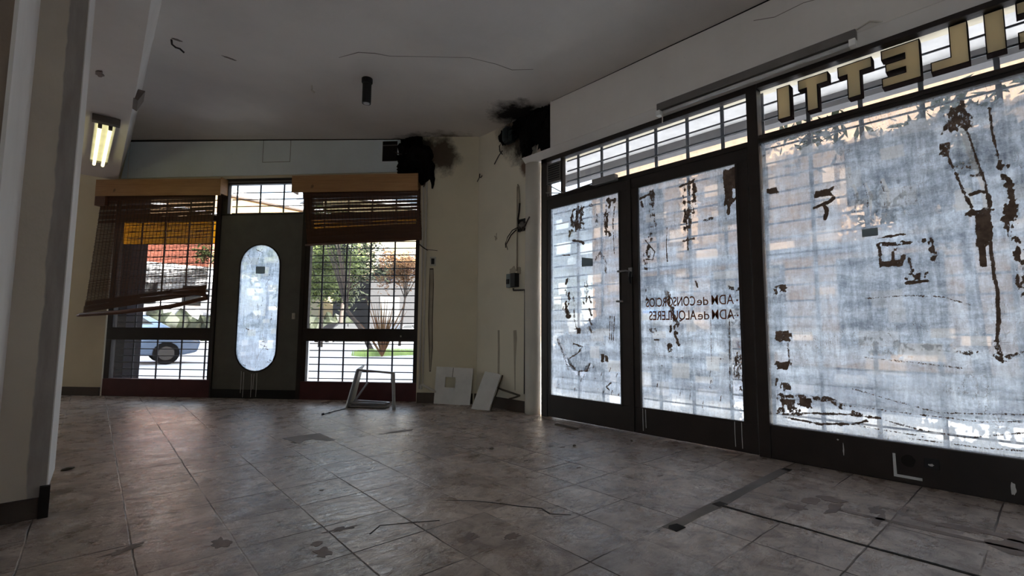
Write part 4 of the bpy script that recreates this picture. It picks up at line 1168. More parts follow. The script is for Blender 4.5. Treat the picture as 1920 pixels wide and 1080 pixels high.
def blind(sl, sr, z_top, zbl, zbr, shift, label, fold, pitch=0.0080, roll=True):
    """matchstick roman blind; lower edge slants from zbl to zbr"""
    t = thing('bamboo_blind', B, (sl, -0.09, z_top), label, 'blind', 'matchstick blinds at the back windows')
    m = MB()
    n = int((z_top - min(zbl, zbr)) / pitch)
    rnd = random.Random(int(sl * 100))
    for k in range(n + 1):
        f = k / n
        zl = z_top + (zbl - z_top) * f; zr = z_top + (zbr - z_top) * f
        a = sl + shift * f + rnd.uniform(-.006, .006); b = sr + (shift * .4) * f + rnd.uniform(-.004, .004)
        h = rnd.choice((0.0046, 0.0052, 0.0056, 0.0062))
        oo = -0.09 + rnd.uniform(-.001, .001)
        m.hexa([(a, oo - .001, zl - h / 2), (b, oo - .001, zr - h / 2), (b, oo + .001, zr - h / 2), (a, oo + .001, zl - h / 2),
                (a, oo - .001, zl + h / 2), (b, oo - .001, zr + h / 2), (b, oo + .001, zr + h / 2), (a, oo + .001, zl + h / 2)])
    put('slat_mat', m, M['bamboo'], t)
    m = MB()
    ns = int((sr - sl) / 0.045)
    for k in range(ns + 1):
        f = (k + .3) / (ns + .6)
        xt = sl + (sr - sl) * f; xb = xt + shift * (1 - .6 * f); zb = zbl + (zbr - zbl) * f
        m.bar((xt, -0.0925, z_top), (xb, -0.0925, zb), 0.0035, 0.002)
    put('stitching', m, M['wire'], t)
    # folded layers (valance flap at top, gathered folds at the bottom)
    for i, (f0, f1, off) in enumerate(fold):
        m = MB()
        z = 0
        cnt = max(2, int((z_top - (zbl + zbr) / 2) * (f1 - f0) / 0.0065))
        for k in range(cnt + 1):
            f = f0 + (f1 - f0) * k / cnt
            zl = z_top + (zbl - z_top) * f + rnd.uniform(-.001, .001); zr = z_top + (zbr - z_top) * f + rnd.uniform(-.001, .001)
            a = sl + shift * f; b = sr + shift * .4 * f
            h = 0.0046
            m.hexa([(a, off - .001, zl - h / 2), (b, off - .001, zr - h / 2), (b, off + .001, zr - h / 2), (a, off + .001, zl - h / 2),
                    (a, off - .001, zl + h / 2), (b, off - .001, zr + h / 2), (b, off + .001, zr + h / 2), (a, off + .001, zl + h / 2)])
        put('fold', m, M['bamboo'], t)
    return t
bl1 = blind(-0.115, 1.352, 2.40, 0.985, 1.205, -0.10, 'long bamboo blind hanging crooked at the left window, with slanting bottom bar', [(0, .24, -0.0865), (0, .05, -0.098), (.90, 1.0, -0.098), (.95, 1.0, -0.106)])
m = MB(); m.tube([(-0.29, -0.10, 0.945), (-0.24, -0.10, 0.955), (0.3, -0.105, 0.990), (0.9, -0.105, 1.055), (1.33, -0.10, 1.155)], [0.014, 0.024, 0.026, 0.026, 0.024], 10)
put('bottom_bar', m, M['bar'], bl1, smooth=True)
m = MB(); m.tube([(1.33, -0.10, 1.18), (1.20, -0.115, 1.20), (0.9, -0.11, 1.19), (0.5, -0.1, 1.16)], [0.018, 0.014, 0.01, 0.004], 8); m.tube([(1.33, -0.09, 1.235), (1.15, -0.1, 1.25), (0.9, -0.1, 1.235)], [0.012, 0.01, 0.004], 8)
put('gathered_slats', m, M['bar'], bl1, smooth=True)
bl2 = blind(2.43, 3.825, 2.40, 1.760, 1.812, 0.09, 'short bamboo blind drawn up at the right window, level bottom edge', [(0, 1.0, -0.0865), (0, .12, -0.098), (.70, 1.0, -0.098), (.84, 1.0, -0.104), (.72, .98, -0.084)])
m = MB(); m.tube([(2.50, -0.105, 1.762), (3.15, -0.105, 1.79), (3.83, -0.10, 1.818)], 0.012, 8)
put('bottom_bar', m, M['bar'], bl2, smooth=True)
m = MB(); m.box(-0.165, -0.03, -0.125, -0.07, 2.27, 2.384); put('blind_headrail_end', m, M['bar'], bl1)
m = MB(); m.tube([(0.15, -0.03, 3.06), (0.162, -0.05, 2.85), (0.18, -0.06, 2.60)], 0.0022, 6)
put('hanging_string', m, M['pipe'], None, B, (0.15, -0.03, 3.06), label='thin pale string hanging by the beam over the left valance', cat='string')

# ================================================================== LAMPS
lt = thing('fluorescent_lamp', W, (0.1, 6.0, 2.6), 'lit twin tube fluorescent lamp under the beam on the left', 'lamp')
m = MB(); m.box(0.055, 0.20, 5.35, 6.65, 2.575, 2.612); put('housing', m, M['fixture_white'], lt, bev=0.004)
m = MB(); m.box(0.035, 0.222, 5.28, 5.35, 2.555, 2.612); put('end_cap', m, M['fixture'], lt, bev=0.004)
m = MB(); m.box(0.055, 0.20, 6.65, 6.70, 2.565, 2.612); put('end_cap', m, M['fixture'], lt, bev=0.004)
for x in (0.092, 0.162):
    m = MB(); m.tube([(x, 5.40, 2.545), (x, 6.70, 2.545)], 0.014, 12); tb = put('tube', m, M['littube'], lt, smooth=True)
    m = MB(); m.box(x - .014, x + .014, 5.355, 5.40, 2.53, 2.575); put('lamp_holder', m, M['fixture'], lt, bev=0.003)
fx = thing('fluorescent_lamp', RW, (-1.2, -0.05, 2.5), 'unlit dusty fluorescent lamp along the bulkhead above the shopfront', 'lamp')
m = MB(); m.box(-1.865, -0.585, -0.085, -0.043, 2.495, 2.552); put('housing', m, M['fixture'], fx, bev=0.004)
m = MB(); m.tube([(-1.82, -0.062, 2.478), (-0.62, -0.062, 2.478)], 0.013, 12); put('tube', m, M['glasstube'], fx, smooth=True)
for s_ in (-1.86, -0.61):
    m = MB(); m.box(s_ - .012, s_ + .022, -0.085, -0.035, 2.458, 2.50); put('lamp_holder', m, M['fixture_white'], fx, bev=0.003)
m = MB(); m.tube([(-1.84, -0.05, 2.47), (-1.835, -0.05, 2.44), (-1.838, -0.048, 2.405)], 0.004, 6); put('loose_wire', m, M['pipe'], fx)
m = MB(); m.tube([(-0.59, -0.05, 2.56), (-0.52, -0.06, 2.575), (-0.45, -0.03, 2.55), (-0.40, 0.0, 2.50)], 0.005, 6)
put('loose_wire', m, M['pipe'], fx)
sp = thing('ceiling_spotlight', W, (1.797, 3.84, 3.0), 'black cylindrical spotlight mounted on the ceiling', 'spotlight')
m = MB(); m.lathe([(0.047, 0.0), (0.047, -0.035), (0.040, -0.045)][::-1], (1.797, 3.84, 3.0), 24); put('mounting_plate', m, M['black'], sp, smooth=False)
m = MB(); m.lathe([(0.030, -0.225), (0.0385, -0.225), (0.0385, -0.05), (0.030, -0.04)], (1.797, 3.84, 3.0), 24); put('body', m, M['black'], sp)
m = MB(); m.lathe([(0.024, -0.2285), (0.028, -0.2245)], (1.797, 3.84, 3.0), 20); put('bulb_face', m, M['glasstube'], sp)
# bare ceiling ends
m = MB(); m.tube([(0.44, 4.33, 3.0), (0.445, 4.33, 2.965), (0.47, 4.34, 2.955), (0.50, 4.36, 2.965), (0.53, 4.37, 2.95)], 0.007, 8)
put('cable_stub', m, M['wire'], None, W, (0.44, 4.33, 3.0), label='short dark cable end curling out of the ceiling fold near the beam', cat='cable')
m = MB(); m.tube([(1.48, 4.29, 3.0), (1.485, 4.29, 2.97), (1.478, 4.285, 2.95)], 0.007, 8); m.tube([(1.478, 4.285, 2.952), (1.505, 4.28, 2.935)], 0.009, 8)
put('ceiling_hook', m, M['pipe'], None, W, (1.48, 4.29, 3.0), label='small metal hook at the ceiling fold left of the spotlight', cat='hook')

# ================================================================== CHARRED SHUTTER ENDS
def charred(name, frame, origin, lumps, wires, label):
    t = thing(name, frame, origin, label, 'charred debris')
    m = MB()
    for i, (c_, r_) in enumerate(lumps): m.lump(c_, r_, 0.55, seed=i + len(lumps), sub=3, freq=2.2)
    put('charred_mass', m, M['soot'], t)
    for w_ in wires: put('burnt_wire', MB().tube(w_, 0.006, 6), M['wire'], t)
    return t
CH = charred('charred_shutter_motor', RW, (-3.3, 0, 2.8),
        [((-3.22, -0.02, 2.84), (0.20, 0.05, 0.19)), ((-3.12, -0.01, 2.76), (0.12, 0.04, 0.20)), ((-3.36, -0.03, 2.70), (0.09, 0.045, 0.13)), ((-3.52, -0.04, 2.84), (0.16, 0.055, 0.055)), ((-3.40, -0.02, 2.93), (0.16, 0.03, 0.07)), ((-3.68, -0.05, 2.84), (0.05, 0.04, 0.075)), ((-3.35, -0.02, 2.60), (0.045, 0.03, 0.06)), ((-3.10, 0.0, 2.65), (0.09, 0.03, 0.10)), ((-3.07, 0.0, 2.9), (0.08, 0.03, 0.10))],
        [[(-3.70, -0.05, 2.80), (-3.74, -0.06, 2.76), (-3.73, -0.06, 2.70), (-3.70, -0.05, 2.66)], [(-3.70, -0.05, 2.70), (-3.76, -0.05, 2.66), (-3.82, -0.06, 2.58)], [(-3.55, -0.05, 2.99), (-3.6, -0.05, 2.95), (-3.55, -0.05, 2.9), (-3.48, -0.05, 2.88)]],
        'black charred shutter housing end hanging between pale pier and bulkhead')
m = MB(); m.lathe([(0.045, -0.10), (0.055, -0.08), (0.055, 0.03), (0.03, 0.06)], (-3.60, -0.07, 2.86), 14); m.box(-3.62, -3.50, -0.10, -0.05, 2.74, 2.86)
put('motor', m, M['motor'], CH)
charred('charred_shutter_end', B, (3.75, -0.06, 2.8),
        [((3.70, -0.05, 2.88), (0.15, 0.06, 0.15)), ((3.82, -0.08, 2.78), (0.15, 0.05, 0.17)), ((3.70, -0.05, 2.72), (0.14, 0.05, 0.13)), ((3.90, -0.09, 2.64), (0.09, 0.035, 0.12)), ((3.85, -0.09, 2.54), (0.07, 0.03, 0.08)), ((3.76, -0.05, 2.99), (0.08, 0.04, 0.06)), ((3.97, -0.085, 2.52), (0.022, 0.015, 0.10)), ((3.63, -0.03, 2.66), (0.09, 0.03, 0.07))],
        [[(3.50, -0.02, 2.87), (3.53, -0.04, 2.85), (3.58, -0.06, 2.83), (3.66, -0.10, 2.82)], [(3.88, -0.1, 2.6), (3.90, -0.1, 2.5), (3.87, -0.1, 2.42)]],
        'black charred shutter housing end beside the white panel on the back wall')

# ================================================================== PIER FITTINGS
# conduits beside the back window
for i, (s_, lab) in enumerate(((3.868, 'pale conduit running down beside the right back window, the nearer to the window'), (3.905, 'pale conduit running down beside the right back window, the farther from the window'))):
    m = MB(); m.tube([(s_, -0.083, 0.15 + i * .03), (s_, -0.083, 1.2), (s_ - .002, -0.083, 2.49)], 0.011, 8)
    put('wall_conduit', m, M['pipe'], None, B, (s_, -0.08, 0), smooth=True, label=lab, cat='conduit', group='conduits on the pier')
m = MB(); m.tube([(3.90, -0.10, 0.20), (3.98, -0.11, 0.165), (4.07, -0.12, 0.125)], 0.014, 8); m.tube([(3.89, -0.09, 0.15), (3.89, -0.10, 0.20)], 0.014, 8)
put('pipe_stub', m, M['pipe'], None, B, (3.9, -0.1, 0.15), label='short pale pipe stub at floor level behind the leaning square board', cat='pipe')
# chased groove, sockets
m = MB(); m.prism(ribbon([(3.975, 1.475), (3.978, 1.3), (3.975, 0.9), (3.985, 0.6), (3.982, 0.35)], [0.034, 0.036, 0.034, 0.028, 0.010]), 'y', -0.0722, -0.069); put('plaster_groove', m, M['chase'], wall_back)
m = MB(); m.prism(ribbon([(3.975, 1.49), (3.978, 1.3), (3.975, 0.9), (3.985, 0.6), (3.982, 0.34)], [0.044, 0.054, 0.052, 0.046, 0.018]), 'y', -0.0712, -0.069); put('groove_edge', m, M['boardedge'], wall_back)
sw = thing('wall_socket', B, (3.98, -0.07, 1.57), 'old square wall socket on the pier beside the back window', 'socket')
m = MB(); m.box(3.955, 4.025, -0.078, -0.07, 1.515, 1.62); put('plate', m, M['plastic'], sw, bev=0.003)
m = MB(); m.box(3.972, 4.008, -0.082, -0.077, 1.535, 1.60); put('insert', m, M['black'], sw)
m = MB(); m.tube([(3.80, -0.08, 1.79), (3.86, -0.10, 1.74), (3.90, -0.09, 1.71), (3.93, -0.085, 1.695)], 0.007, 6); m.tube([(3.93, -0.078, 1.70), (4.0, -0.078, 1.695), (4.04, -0.076, 1.69)], 0.003, 5)
put('loose_cable', m, M['wire'], None, B, (3.9, -0.08, 1.7), label='dark loose cable sticking out above the wall socket', cat='cable')
# right face of the pier (x = -y)
m = MB()
for pts, w_ in (([(-3.795, 0.80), (-3.79, 0.6), (-3.795, 0.2)], 0.028), ([(-3.545, 0.80), (-3.54, 0.72), (-3.545, 0.5), (-3.54, 0.2)], [0.045, 0.05, 0.024, 0.012])):
    m.prism(ribbon(pts, w_), 'y', -0.0012, 0.001)
m.prism(blob(-3.85, 1.795, 0.02, 0.03, 2, amp=.8), 'y', -0.001, 0.001)
put('plaster_groove', m, M['chase'], wall_right)
m = MB(); m.prism(blob(-3.58, 1.40, 0.05, 0.05, 9, amp=.3), 'y', -0.003, 0.001); m.prism(blob(-3.49, 1.40, 0.035, 0.04, 10, amp=.3), 'y', -0.003, 0.001); put('plaster_patch', m, M['chase'], wall_right)
cd = thing('wall_conduit', RW, (-3.51, -0.01, 1.4), 'thin conduit looping up the pier above the breaker box', 'conduit', 'conduits on the pier')
m = MB(); m.tube([(-3.512, -0.008, 1.40), (-3.512, -0.008, 1.9), (-3.512, -0.010, 2.20), (-3.507, -0.014, 2.27), (-3.492, -0.02, 2.29), (-3.478, -0.02, 2.27), (-3.47, -0.018, 2.18), (-3.462, -0.02, 2.06)], 0.0075, 8); put('tube', m, M['chase'], cd, smooth=True)
m = MB(); m.tube([(-3.462, -0.02, 2.09), (-3.465, -0.025, 2.0), (-3.475, -0.03, 1.93), (-3.48, -0.02, 1.88)], 0.009, 8); put('cable_end', m, M['wire'], cd, smooth=True)
jb = thing('junction_box', RW, (-3.43, 0, 1.86), 'open wall box with tangled black wires near the shopfront jamb', 'junction box')
m = MB(); rect_frame(m, -3.50, -3.38, 1.80, 1.925, [(-3.492, -3.388, 1.808, 1.917)], -0.012, 0.0); m.box(-3.50, -3.38, -0.002, 0.0, 1.80, 1.925); put('box', m, M['black'], jb)
m = MB(); m.lump((-3.43, -0.02, 1.85), (0.045, 0.015, 0.04), 0.4, 5); put('connector', m, M['fixture'], jb)
m = MB(); rr = random.Random(5)
for k in range(9):
    p = [(-3.43 + rr.uniform(-.03, .03), -0.03, 1.84 + rr.uniform(-.03, .04))]
    for j in range(4): p.append((p[-1][0] + rr.uniform(-.035, .035), -0.03 + rr.uniform(-.02, .015), p[-1][2] + rr.uniform(-.03, .025)))
    m.tube(p, 0.004, 5)
m.tube([(-3.48, -0.03, 1.84), (-3.55, -0.04, 1.82), (-3.62, -0.04, 1.76), (-3.665, -0.03, 1.70), (-3.66, -0.03, 1.655)], 0.005, 6)
m.tube([(-3.50, -0.03, 1.82), (-3.56, -0.05, 1.77), (-3.60, -0.05, 1.72), (-3.655, -0.03, 1.69)], 0.006, 6)
m.tube([(-3.66, -0.03, 1.70), (-3.63, -0.03, 1.63)], 0.003, 5)
m.tube([(-3.40, -0.03, 1.82), (-3.34, -0.06, 1.83), (-3.29, -0.08, 1.87), (-3.25, -0.09, 1.90)], 0.008, 6)
put('wires', m, M['wire'], jb)
bb = thing('breaker_box', RW, (-3.55, 0, 1.3), 'small grey breaker box on the pier below the tangled wires', 'breaker box')
m = MB(); m.box(-3.635, -3.555, -0.045, 0.0, 1.235, 1.375); put('case', m, M['greybox'], bb, bev=0.004)
m = MB(); m.box(-3.555, -3.485, -0.062, 0.0, 1.235, 1.375); put('cover', m, M['black'], bb, bev=0.004)
m = MB(); m.box(-3.625, -3.59, -0.055, -0.045, 1.27, 1.32); put('toggle', m, M['black'], bb, bev=0.002)
m = MB(); m.tube([(-3.55, -0.02, 1.225), (-3.55, -0.02, 1.205), (-3.43, -0.016, 1.20), (-3.395, -0.012, 1.20), (-3.393, -0.010, 1.17), (-3.395, -0.010, 0.6), (-3.398, -0.010, 0.18)], [0.009, 0.009, 0.009, 0.008, 0.006, 0.006, 0.006], 8)
put('wall_conduit', m, M['wire'], None, RW, (-3.4, 0, 0.2), label='dark cable elbowing down from the breaker box beside the rounded corner', cat='conduit', group='conduits on the pier')
m = MB(); m.tube([(-3.85, -0.05, 0.23), (-3.66, -0.06, 0.20), (-3.40, -0.07, 0.17)], 0.010, 8); m.tube([(-3.56, -0.06, 0.12), (-3.44, -0.07, 0.155), (-3.40, -0.07, 0.17)], 0.008, 8)
put('bent_rod', m, M['boardedge'], None, RW, (-3.6, -0.06, 0.1), label='thin dark bent rods lying against the pier above its baseboard', cat='rod')
m = MB(); m.tube([(-4.13, -0.01, 2.56), (-4.11, -0.03, 2.51), (-4.07, -0.04, 2.50), (-4.05, -0.04, 2.515)], 0.006, 6); m.tube([(-4.11, -0.03, 2.51), (-4.15, -0.03, 2.47)], 0.005, 6)
put('cable_stub', m, M['wire'], None, RW, (-4.1, 0, 2.5), label='frayed dark wire ends in the inner corner of the pier', cat='cable')

# ================================================================== LOOSE THINGS ON THE FLOOR
# square board with a square cut-out, leaning on the pier
b1 = thing('leaning_board', W, (3.08, 4.29, 0), 'square dirty white board with a square cut-out, leaning on the pier', 'board', 'boards leaning on the pier')
def leaning(parent, p0, p1, top0, top1, th, outline, hole, name, mat):
    """board between floor points p0,p1 and top points; outline in unit coords"""
    p0, p1, t0, t1 = map(Vector, (p0, p1, top0, top1))
    e = (p1 - p0); u = (t0 - p0); nrm = e.cross(u).normalized() * th
    m = MB()
    if hole: m.holed([(a, b) for a, b in outline], hole, 0, 1)
    else: m.prism(outline, 'y', 0, 1)
    for v in m.bm.verts:
        a, k, b = v.co.x, v.co.y, v.co.z
        v.co = p0 + e * a + (u * (1 - a) + (t1 - p1) * a) * b + nrm * k
    return put(name, m, mat, parent)
leaning(b1, (2.965, 4.445, 0.001), (3.195, 4.105, 0.001), (3.02, 4.485, 0.395), (3.255, 4.13, 0.385), 0.012,
        [(0, 0), (1, 0), (1.0, 1), (0.45, 1.0), (0, 1)],
        [(0.27, 0.45), (0.55, 0.45), (0.55, 0.73), (0.27, 0.73)], 'panel', M['dirtywhite'])
def bp(a, b): # point on the board face
    p0 = Vector((2.965, 4.445, 0.001)); p1 = Vector((3.195, 4.105, 0.001)); t0 = Vector((3.02, 4.485, 0.395)); t1 = Vector((3.255, 4.13, 0.385))
    return p0 + (p1 - p0) * a + ((t0 - p0) * (1 - a) + (t1 - p1) * a) * b - Vector((0.004, 0.0035, 0))
for a in (0.29, 0.47):
    put('burnt_slot', MB().bar(bp(a, 0.74), bp(a + .01, 0.99), 0.022 if a > .4 else 0.012, 0.004), M['boardedge'], b1)
b2 = thing('leaning_board', W, (3.1, 3.8, 0), 'narrow slanting dirty white board, leaning on the pier near the shop doors', 'board', 'boards leaning on the pier')
leaning(b2, (3.045, 3.885, 0.001), (3.115, 3.690, 0.001), (3.235, 3.90, 0.365), (3.292, 3.715, 0.345), 0.015, [(0, 0), (1, 0), (1, .8), (1.02, 0.97), (0.85, 1), (0, 1)], None, 'panel', M['dirtywhite'])
m = MB(); m.bar((3.125, 3.683, 0.01), (3.302, 3.708, 0.34), 0.008, 0.012); put('broken_edge', m, M['boardedge'], b2)

# tipped metal frame
st_ = thing('metal_stool_frame', W, (2.3, 4.6, 0), 'overturned metal stool frame in front of the right back window', 'stool')
m = MB(); m.bar((2.140, 4.793, 0.0), (2.222, 4.742, 0.385), 0.028, 0.026); put('leg', m, M['steel'], st_, bev=0.003)
m = MB(); m.bar((2.458, 4.398, 0.0), (2.442, 4.404, 0.365), 0.028, 0.026); put('leg', m, M['steel'], st_, bev=0.003)
m = MB(); m.bar((2.218, 4.748, 0.385), (2.446, 4.398, 0.362), 0.024, 0.02); put('crossbar', m, M['steel'], st_, bev=0.003)
m = MB(); m.bar((2.222, 4.742, 0.385), (2.34, 4.86, 0.41), 0.02, 0.02); put('crossbar', m, M['steel'], st_, bev=0.003)
m = MB(); m.hexa([(2.165, 4.80, 0.01), (2.185, 4.82, 0.01), (2.24, 4.83, 0.05), (2.22, 4.81, 0.05), (2.222, 4.755, 0.375), (2.232, 4.765, 0.375), (2.342, 4.868, 0.40), (2.332, 4.858, 0.40)]); put('side_panel', m, M['plastic'], st_, label='cream side panel')
m = MB(); m.bar((2.20, 4.80, 0.03), (2.40, 4.86, 0.24), 0.018, 0.014); put('strut', m, M['steel'], st_, bev=0.002)
for z in (0.012, 0.045):
    pts = [(2.165, 4.80), (2.41, 4.50), (2.47, 4.53), (2.47, 4.58), (2.30, 4.88), (2.22, 4.90)]
    m = MB(); m.tube([(x + (z > .02) * .01, y + (z > .02) * .01, z) for x, y in pts], 0.012, 8, closed=True); put('floor_loop', m, M['steel'], st_)
m = MB(); m.tube([(1.803, 4.554, 0.006), (1.86, 4.58, 0.007), (1.95, 4.65, 0.005), (2.10, 4.74, 0.005)], 0.004, 6); m.tube([(1.795, 4.552, 0.008), (1.815, 4.56, 0.008)], 0.009, 6); m.tube([(1.875, 4.590, 0.008), (1.89, 4.60, 0.008)], 0.007, 6)
put('thin_rod', m, M['black'], None, W, (1.95, 4.65, 0), label='thin dark rod with a knobbed end on the floor by the stool frame', cat='rod')
m = MB(); m.bar((3.095, 2.79, 0.006), (3.088, 2.555, 0.006), 0.03, 0.012)
put('wood_strip', m, M['boardedge'], None, W, (3.09, 2.67, 0), label='flat dark strip lying on the floor before the left shop door', cat='strip')
for i, (x, y, sx, lab) in enumerate(((2.15, 2.52, .018, 'small dark crumb of debris in the middle of the floor'), (2.63, 2.20, .016, 'small crumb of debris a step from the right shop door'), (3.06, 2.02, .012, 'tiny chip on the floor before the right shop door'), (0.05, 3.75, .03, 'dark chip on the floor beside the column'))):
    m = MB(); m.lump((x, y, 0.006), (sx, sx * .6, 0.007), 0.5, i, 2); put('debris_chip', m, M['boardedge'], None, W, (x, y, 0), label=lab, cat='debris', group='debris crumbs on the floor')

# ================================================================== OUTSIDE
m = MB(); m.box(-60, 90, -50, 120, -0.35, -0.2); struct('ground', m, M['road'])
m = MB()
k1 = B.w((-3.2, 0.145, 0)); k2 = B.w((4.47, 0.145, 0)); k3 = B.w((9.2, 0.145, 0))
m.prism([(3.505, -12), (6.4, -12), (6.4, 3.2), (3.6, 9.2), (-4, 16.2), (-4, 11.6), (k1.x, k1.y), (k2.x, k2.y), (3.505, k2.y - .01)], 'z', -0.2, -0.06)
struct('sidewalk', m, M['pavement'])
m = MB(); m.box(-60, 90, 22, 60, -0.2, -0.08); struct('far_sidewalk', m, M['pavement'])
m = MB(); m.box(11.2, 20, -30, 10.4, -0.2, -0.08); struct('east_sidewalk', m, M['pavement'])

# canopy over the shopfront
m = MB(); m.box(3.52, 4.62, -2.6, 4.3, 2.80, 2.98)
cp = put('street_canopy', m, M['xpale'], None, W, (4.0, 1, 2.8), kind='structure', label='plastered canopy over the pavement outside the shopfront')
m = MB(); m.box(4.60, 4.72, -2.6, 4.05, 2.69, 3.02); put('edge_beam', m, M['xgrey'], cp)
m = MB(); m.box(3.52, 4.6, 4.05, 4.35, 2.78, 3.02); put('end_beam', m, M['xpale'], cp)
# outside corner pillar seen through the left back window
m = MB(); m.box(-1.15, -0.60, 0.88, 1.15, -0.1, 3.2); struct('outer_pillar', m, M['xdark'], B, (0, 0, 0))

# yellow awning valances
for s0, s1, zt, zb0, zb1, lab in ((-0.35, 1.32, 2.15, 1.868, 1.862, 'yellow canvas awning flap outside the left back window'), (2.36, 3.95, 2.15, 1.975, 2.055, 'yellow canvas awning flap outside the right back window, with slanted hem')):
    m = MB(); m.prism([(s0, zb0), (s1, zb1), (s1, zt), (s0, zt)], 'y', 0.25, 0.254)
    aw = put('awning_flap', m, M['yellow'], None, B, (s0, 0.25, zt), label=lab, cat='awning', group='yellow awnings outside the back windows')
    m = MB(); m.tube([(s0, 0.252, zt), (s1, 0.252, zt)], 0.012, 8); m.box(s0 + .05, s0 + .07, 0.14, 0.25, zt - .01, zt + .01); m.box(s1 - .07, s1 - .05, 0.14, 0.25, zt - .01, zt + .01); put('rod', m, M['grille'], aw)

# far building across the plaza (faces -y)
fb = Frame((0, 40.0, 0), math.atan2(0.148, 0.989))
K = 2.35
def zz(z): return 0.8 + (z - 0.8) * K
def kb(x0, x1, y0, y1, z0, z1): return MB().box(x0 * K, x1 * K, y0 * K, y1 * K, max(-0.2, zz(z0)), zz(z1))
t = thing('white_and_brick_house', fb, (0, 0, 0), 'building across the street with white lower wall, red brick band and tan upper storey', 'building')
put('lower_wall', kb(-9, 3.35, 0.0, 4, -0.1, 2.66), M['xwhite'], t)
put('brick_band', kb(-9, 3.37, -0.02, 4, 2.70, 3.9), M['brick'], t)
put('ledge', kb(-9, 3.40, -0.06, 4, 2.64, 2.72), M['xpale'], t)
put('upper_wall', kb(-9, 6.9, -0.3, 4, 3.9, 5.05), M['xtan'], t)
put('eave', kb(-9, 7.0, -0.55, 4, 5.05, 5.22), M['xwhite'], t)
put('sill_band', kb(-9, 4.3, -0.4, 0, 4.35, 4.42), M['xwhite'], t)
for x in (-1.5, 1.35, 2.5): put('window', kb(x, x + .5, -0.02, 0.02, 1.5, 2.1), M['xglass'], t)
put('wall_lamp', kb(1.4, 1.75, -0.06, 0, 3.25, 3.38), M['xpale'], t)
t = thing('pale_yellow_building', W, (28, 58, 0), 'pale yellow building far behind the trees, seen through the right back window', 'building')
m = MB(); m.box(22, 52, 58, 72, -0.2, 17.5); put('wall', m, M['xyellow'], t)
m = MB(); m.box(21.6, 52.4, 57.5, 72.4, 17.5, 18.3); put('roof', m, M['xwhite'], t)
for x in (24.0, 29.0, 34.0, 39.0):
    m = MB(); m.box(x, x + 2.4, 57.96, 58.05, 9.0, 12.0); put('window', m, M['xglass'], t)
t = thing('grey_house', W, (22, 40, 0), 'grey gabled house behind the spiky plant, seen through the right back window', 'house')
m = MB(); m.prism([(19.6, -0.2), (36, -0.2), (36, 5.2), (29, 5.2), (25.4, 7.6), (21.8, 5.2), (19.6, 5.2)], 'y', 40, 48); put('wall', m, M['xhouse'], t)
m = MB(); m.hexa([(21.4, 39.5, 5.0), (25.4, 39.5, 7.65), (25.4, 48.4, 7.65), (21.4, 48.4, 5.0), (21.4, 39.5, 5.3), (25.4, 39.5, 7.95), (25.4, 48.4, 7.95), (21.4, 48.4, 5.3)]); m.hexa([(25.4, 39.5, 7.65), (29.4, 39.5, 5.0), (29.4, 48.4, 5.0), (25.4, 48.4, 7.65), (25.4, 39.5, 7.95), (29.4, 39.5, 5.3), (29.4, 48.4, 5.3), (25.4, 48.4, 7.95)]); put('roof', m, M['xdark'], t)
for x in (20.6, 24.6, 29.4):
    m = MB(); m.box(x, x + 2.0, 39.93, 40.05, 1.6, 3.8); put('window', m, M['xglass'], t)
t = thing('clipped_hedge', W, (4, 40, 0), 'low dark hedge line at the foot of the brick and white building', 'hedge')
m = MB(); rr = random.Random(9)
for k in range(30): m.lump((-4 + k * 0.75, 40.8 - k * 0.02 + rr.uniform(-.3, .3), 0.7), (0.75, 0.6, rr.uniform(.9, 1.6)), 0.5, k, 2)
put('hedge_foliage', m, M['leafdark'], t)
# east building across the avenue (faces -x)
t = thing('peach_building', W, (14, -5, 0), 'peach coloured building with grey cornice across the avenue, seen over the shop doors', 'building')
m = MB(); m.box(14, 22, -15, 10.8, -0.2, 6.6); put('wall', m, M['xpeach'], t)
m = MB(); m.box(13.7, 22.2, -15.2, 11.0, 6.6, 7.4); put('cornice', m, M['xgrey'], t)
for i in range(8):
    y = 8.6 - i * 3.2
    m = MB(); m.box(13.96, 14.05, y - .7, y + .7, 3.9, 5.4); put('window', m, M['xglass'], t)
    if i < 6:
        m = MB(); m.box(13.95, 14.05, y - 1.0, y + 1.0, 0.3, 2.6); put('shop_window', m, M['xglass'], t)
m = MB(); m.box(13.88, 13.95, 7.4, 9.6, 0.9, 1.5); put('blue_sign', m, M['bluepaint'], t)
m = MB(); m.box(13.88, 13.95, -14.8, 9.0, 2.75, 3.0); put('ledge', m, M['xwhite'], t)

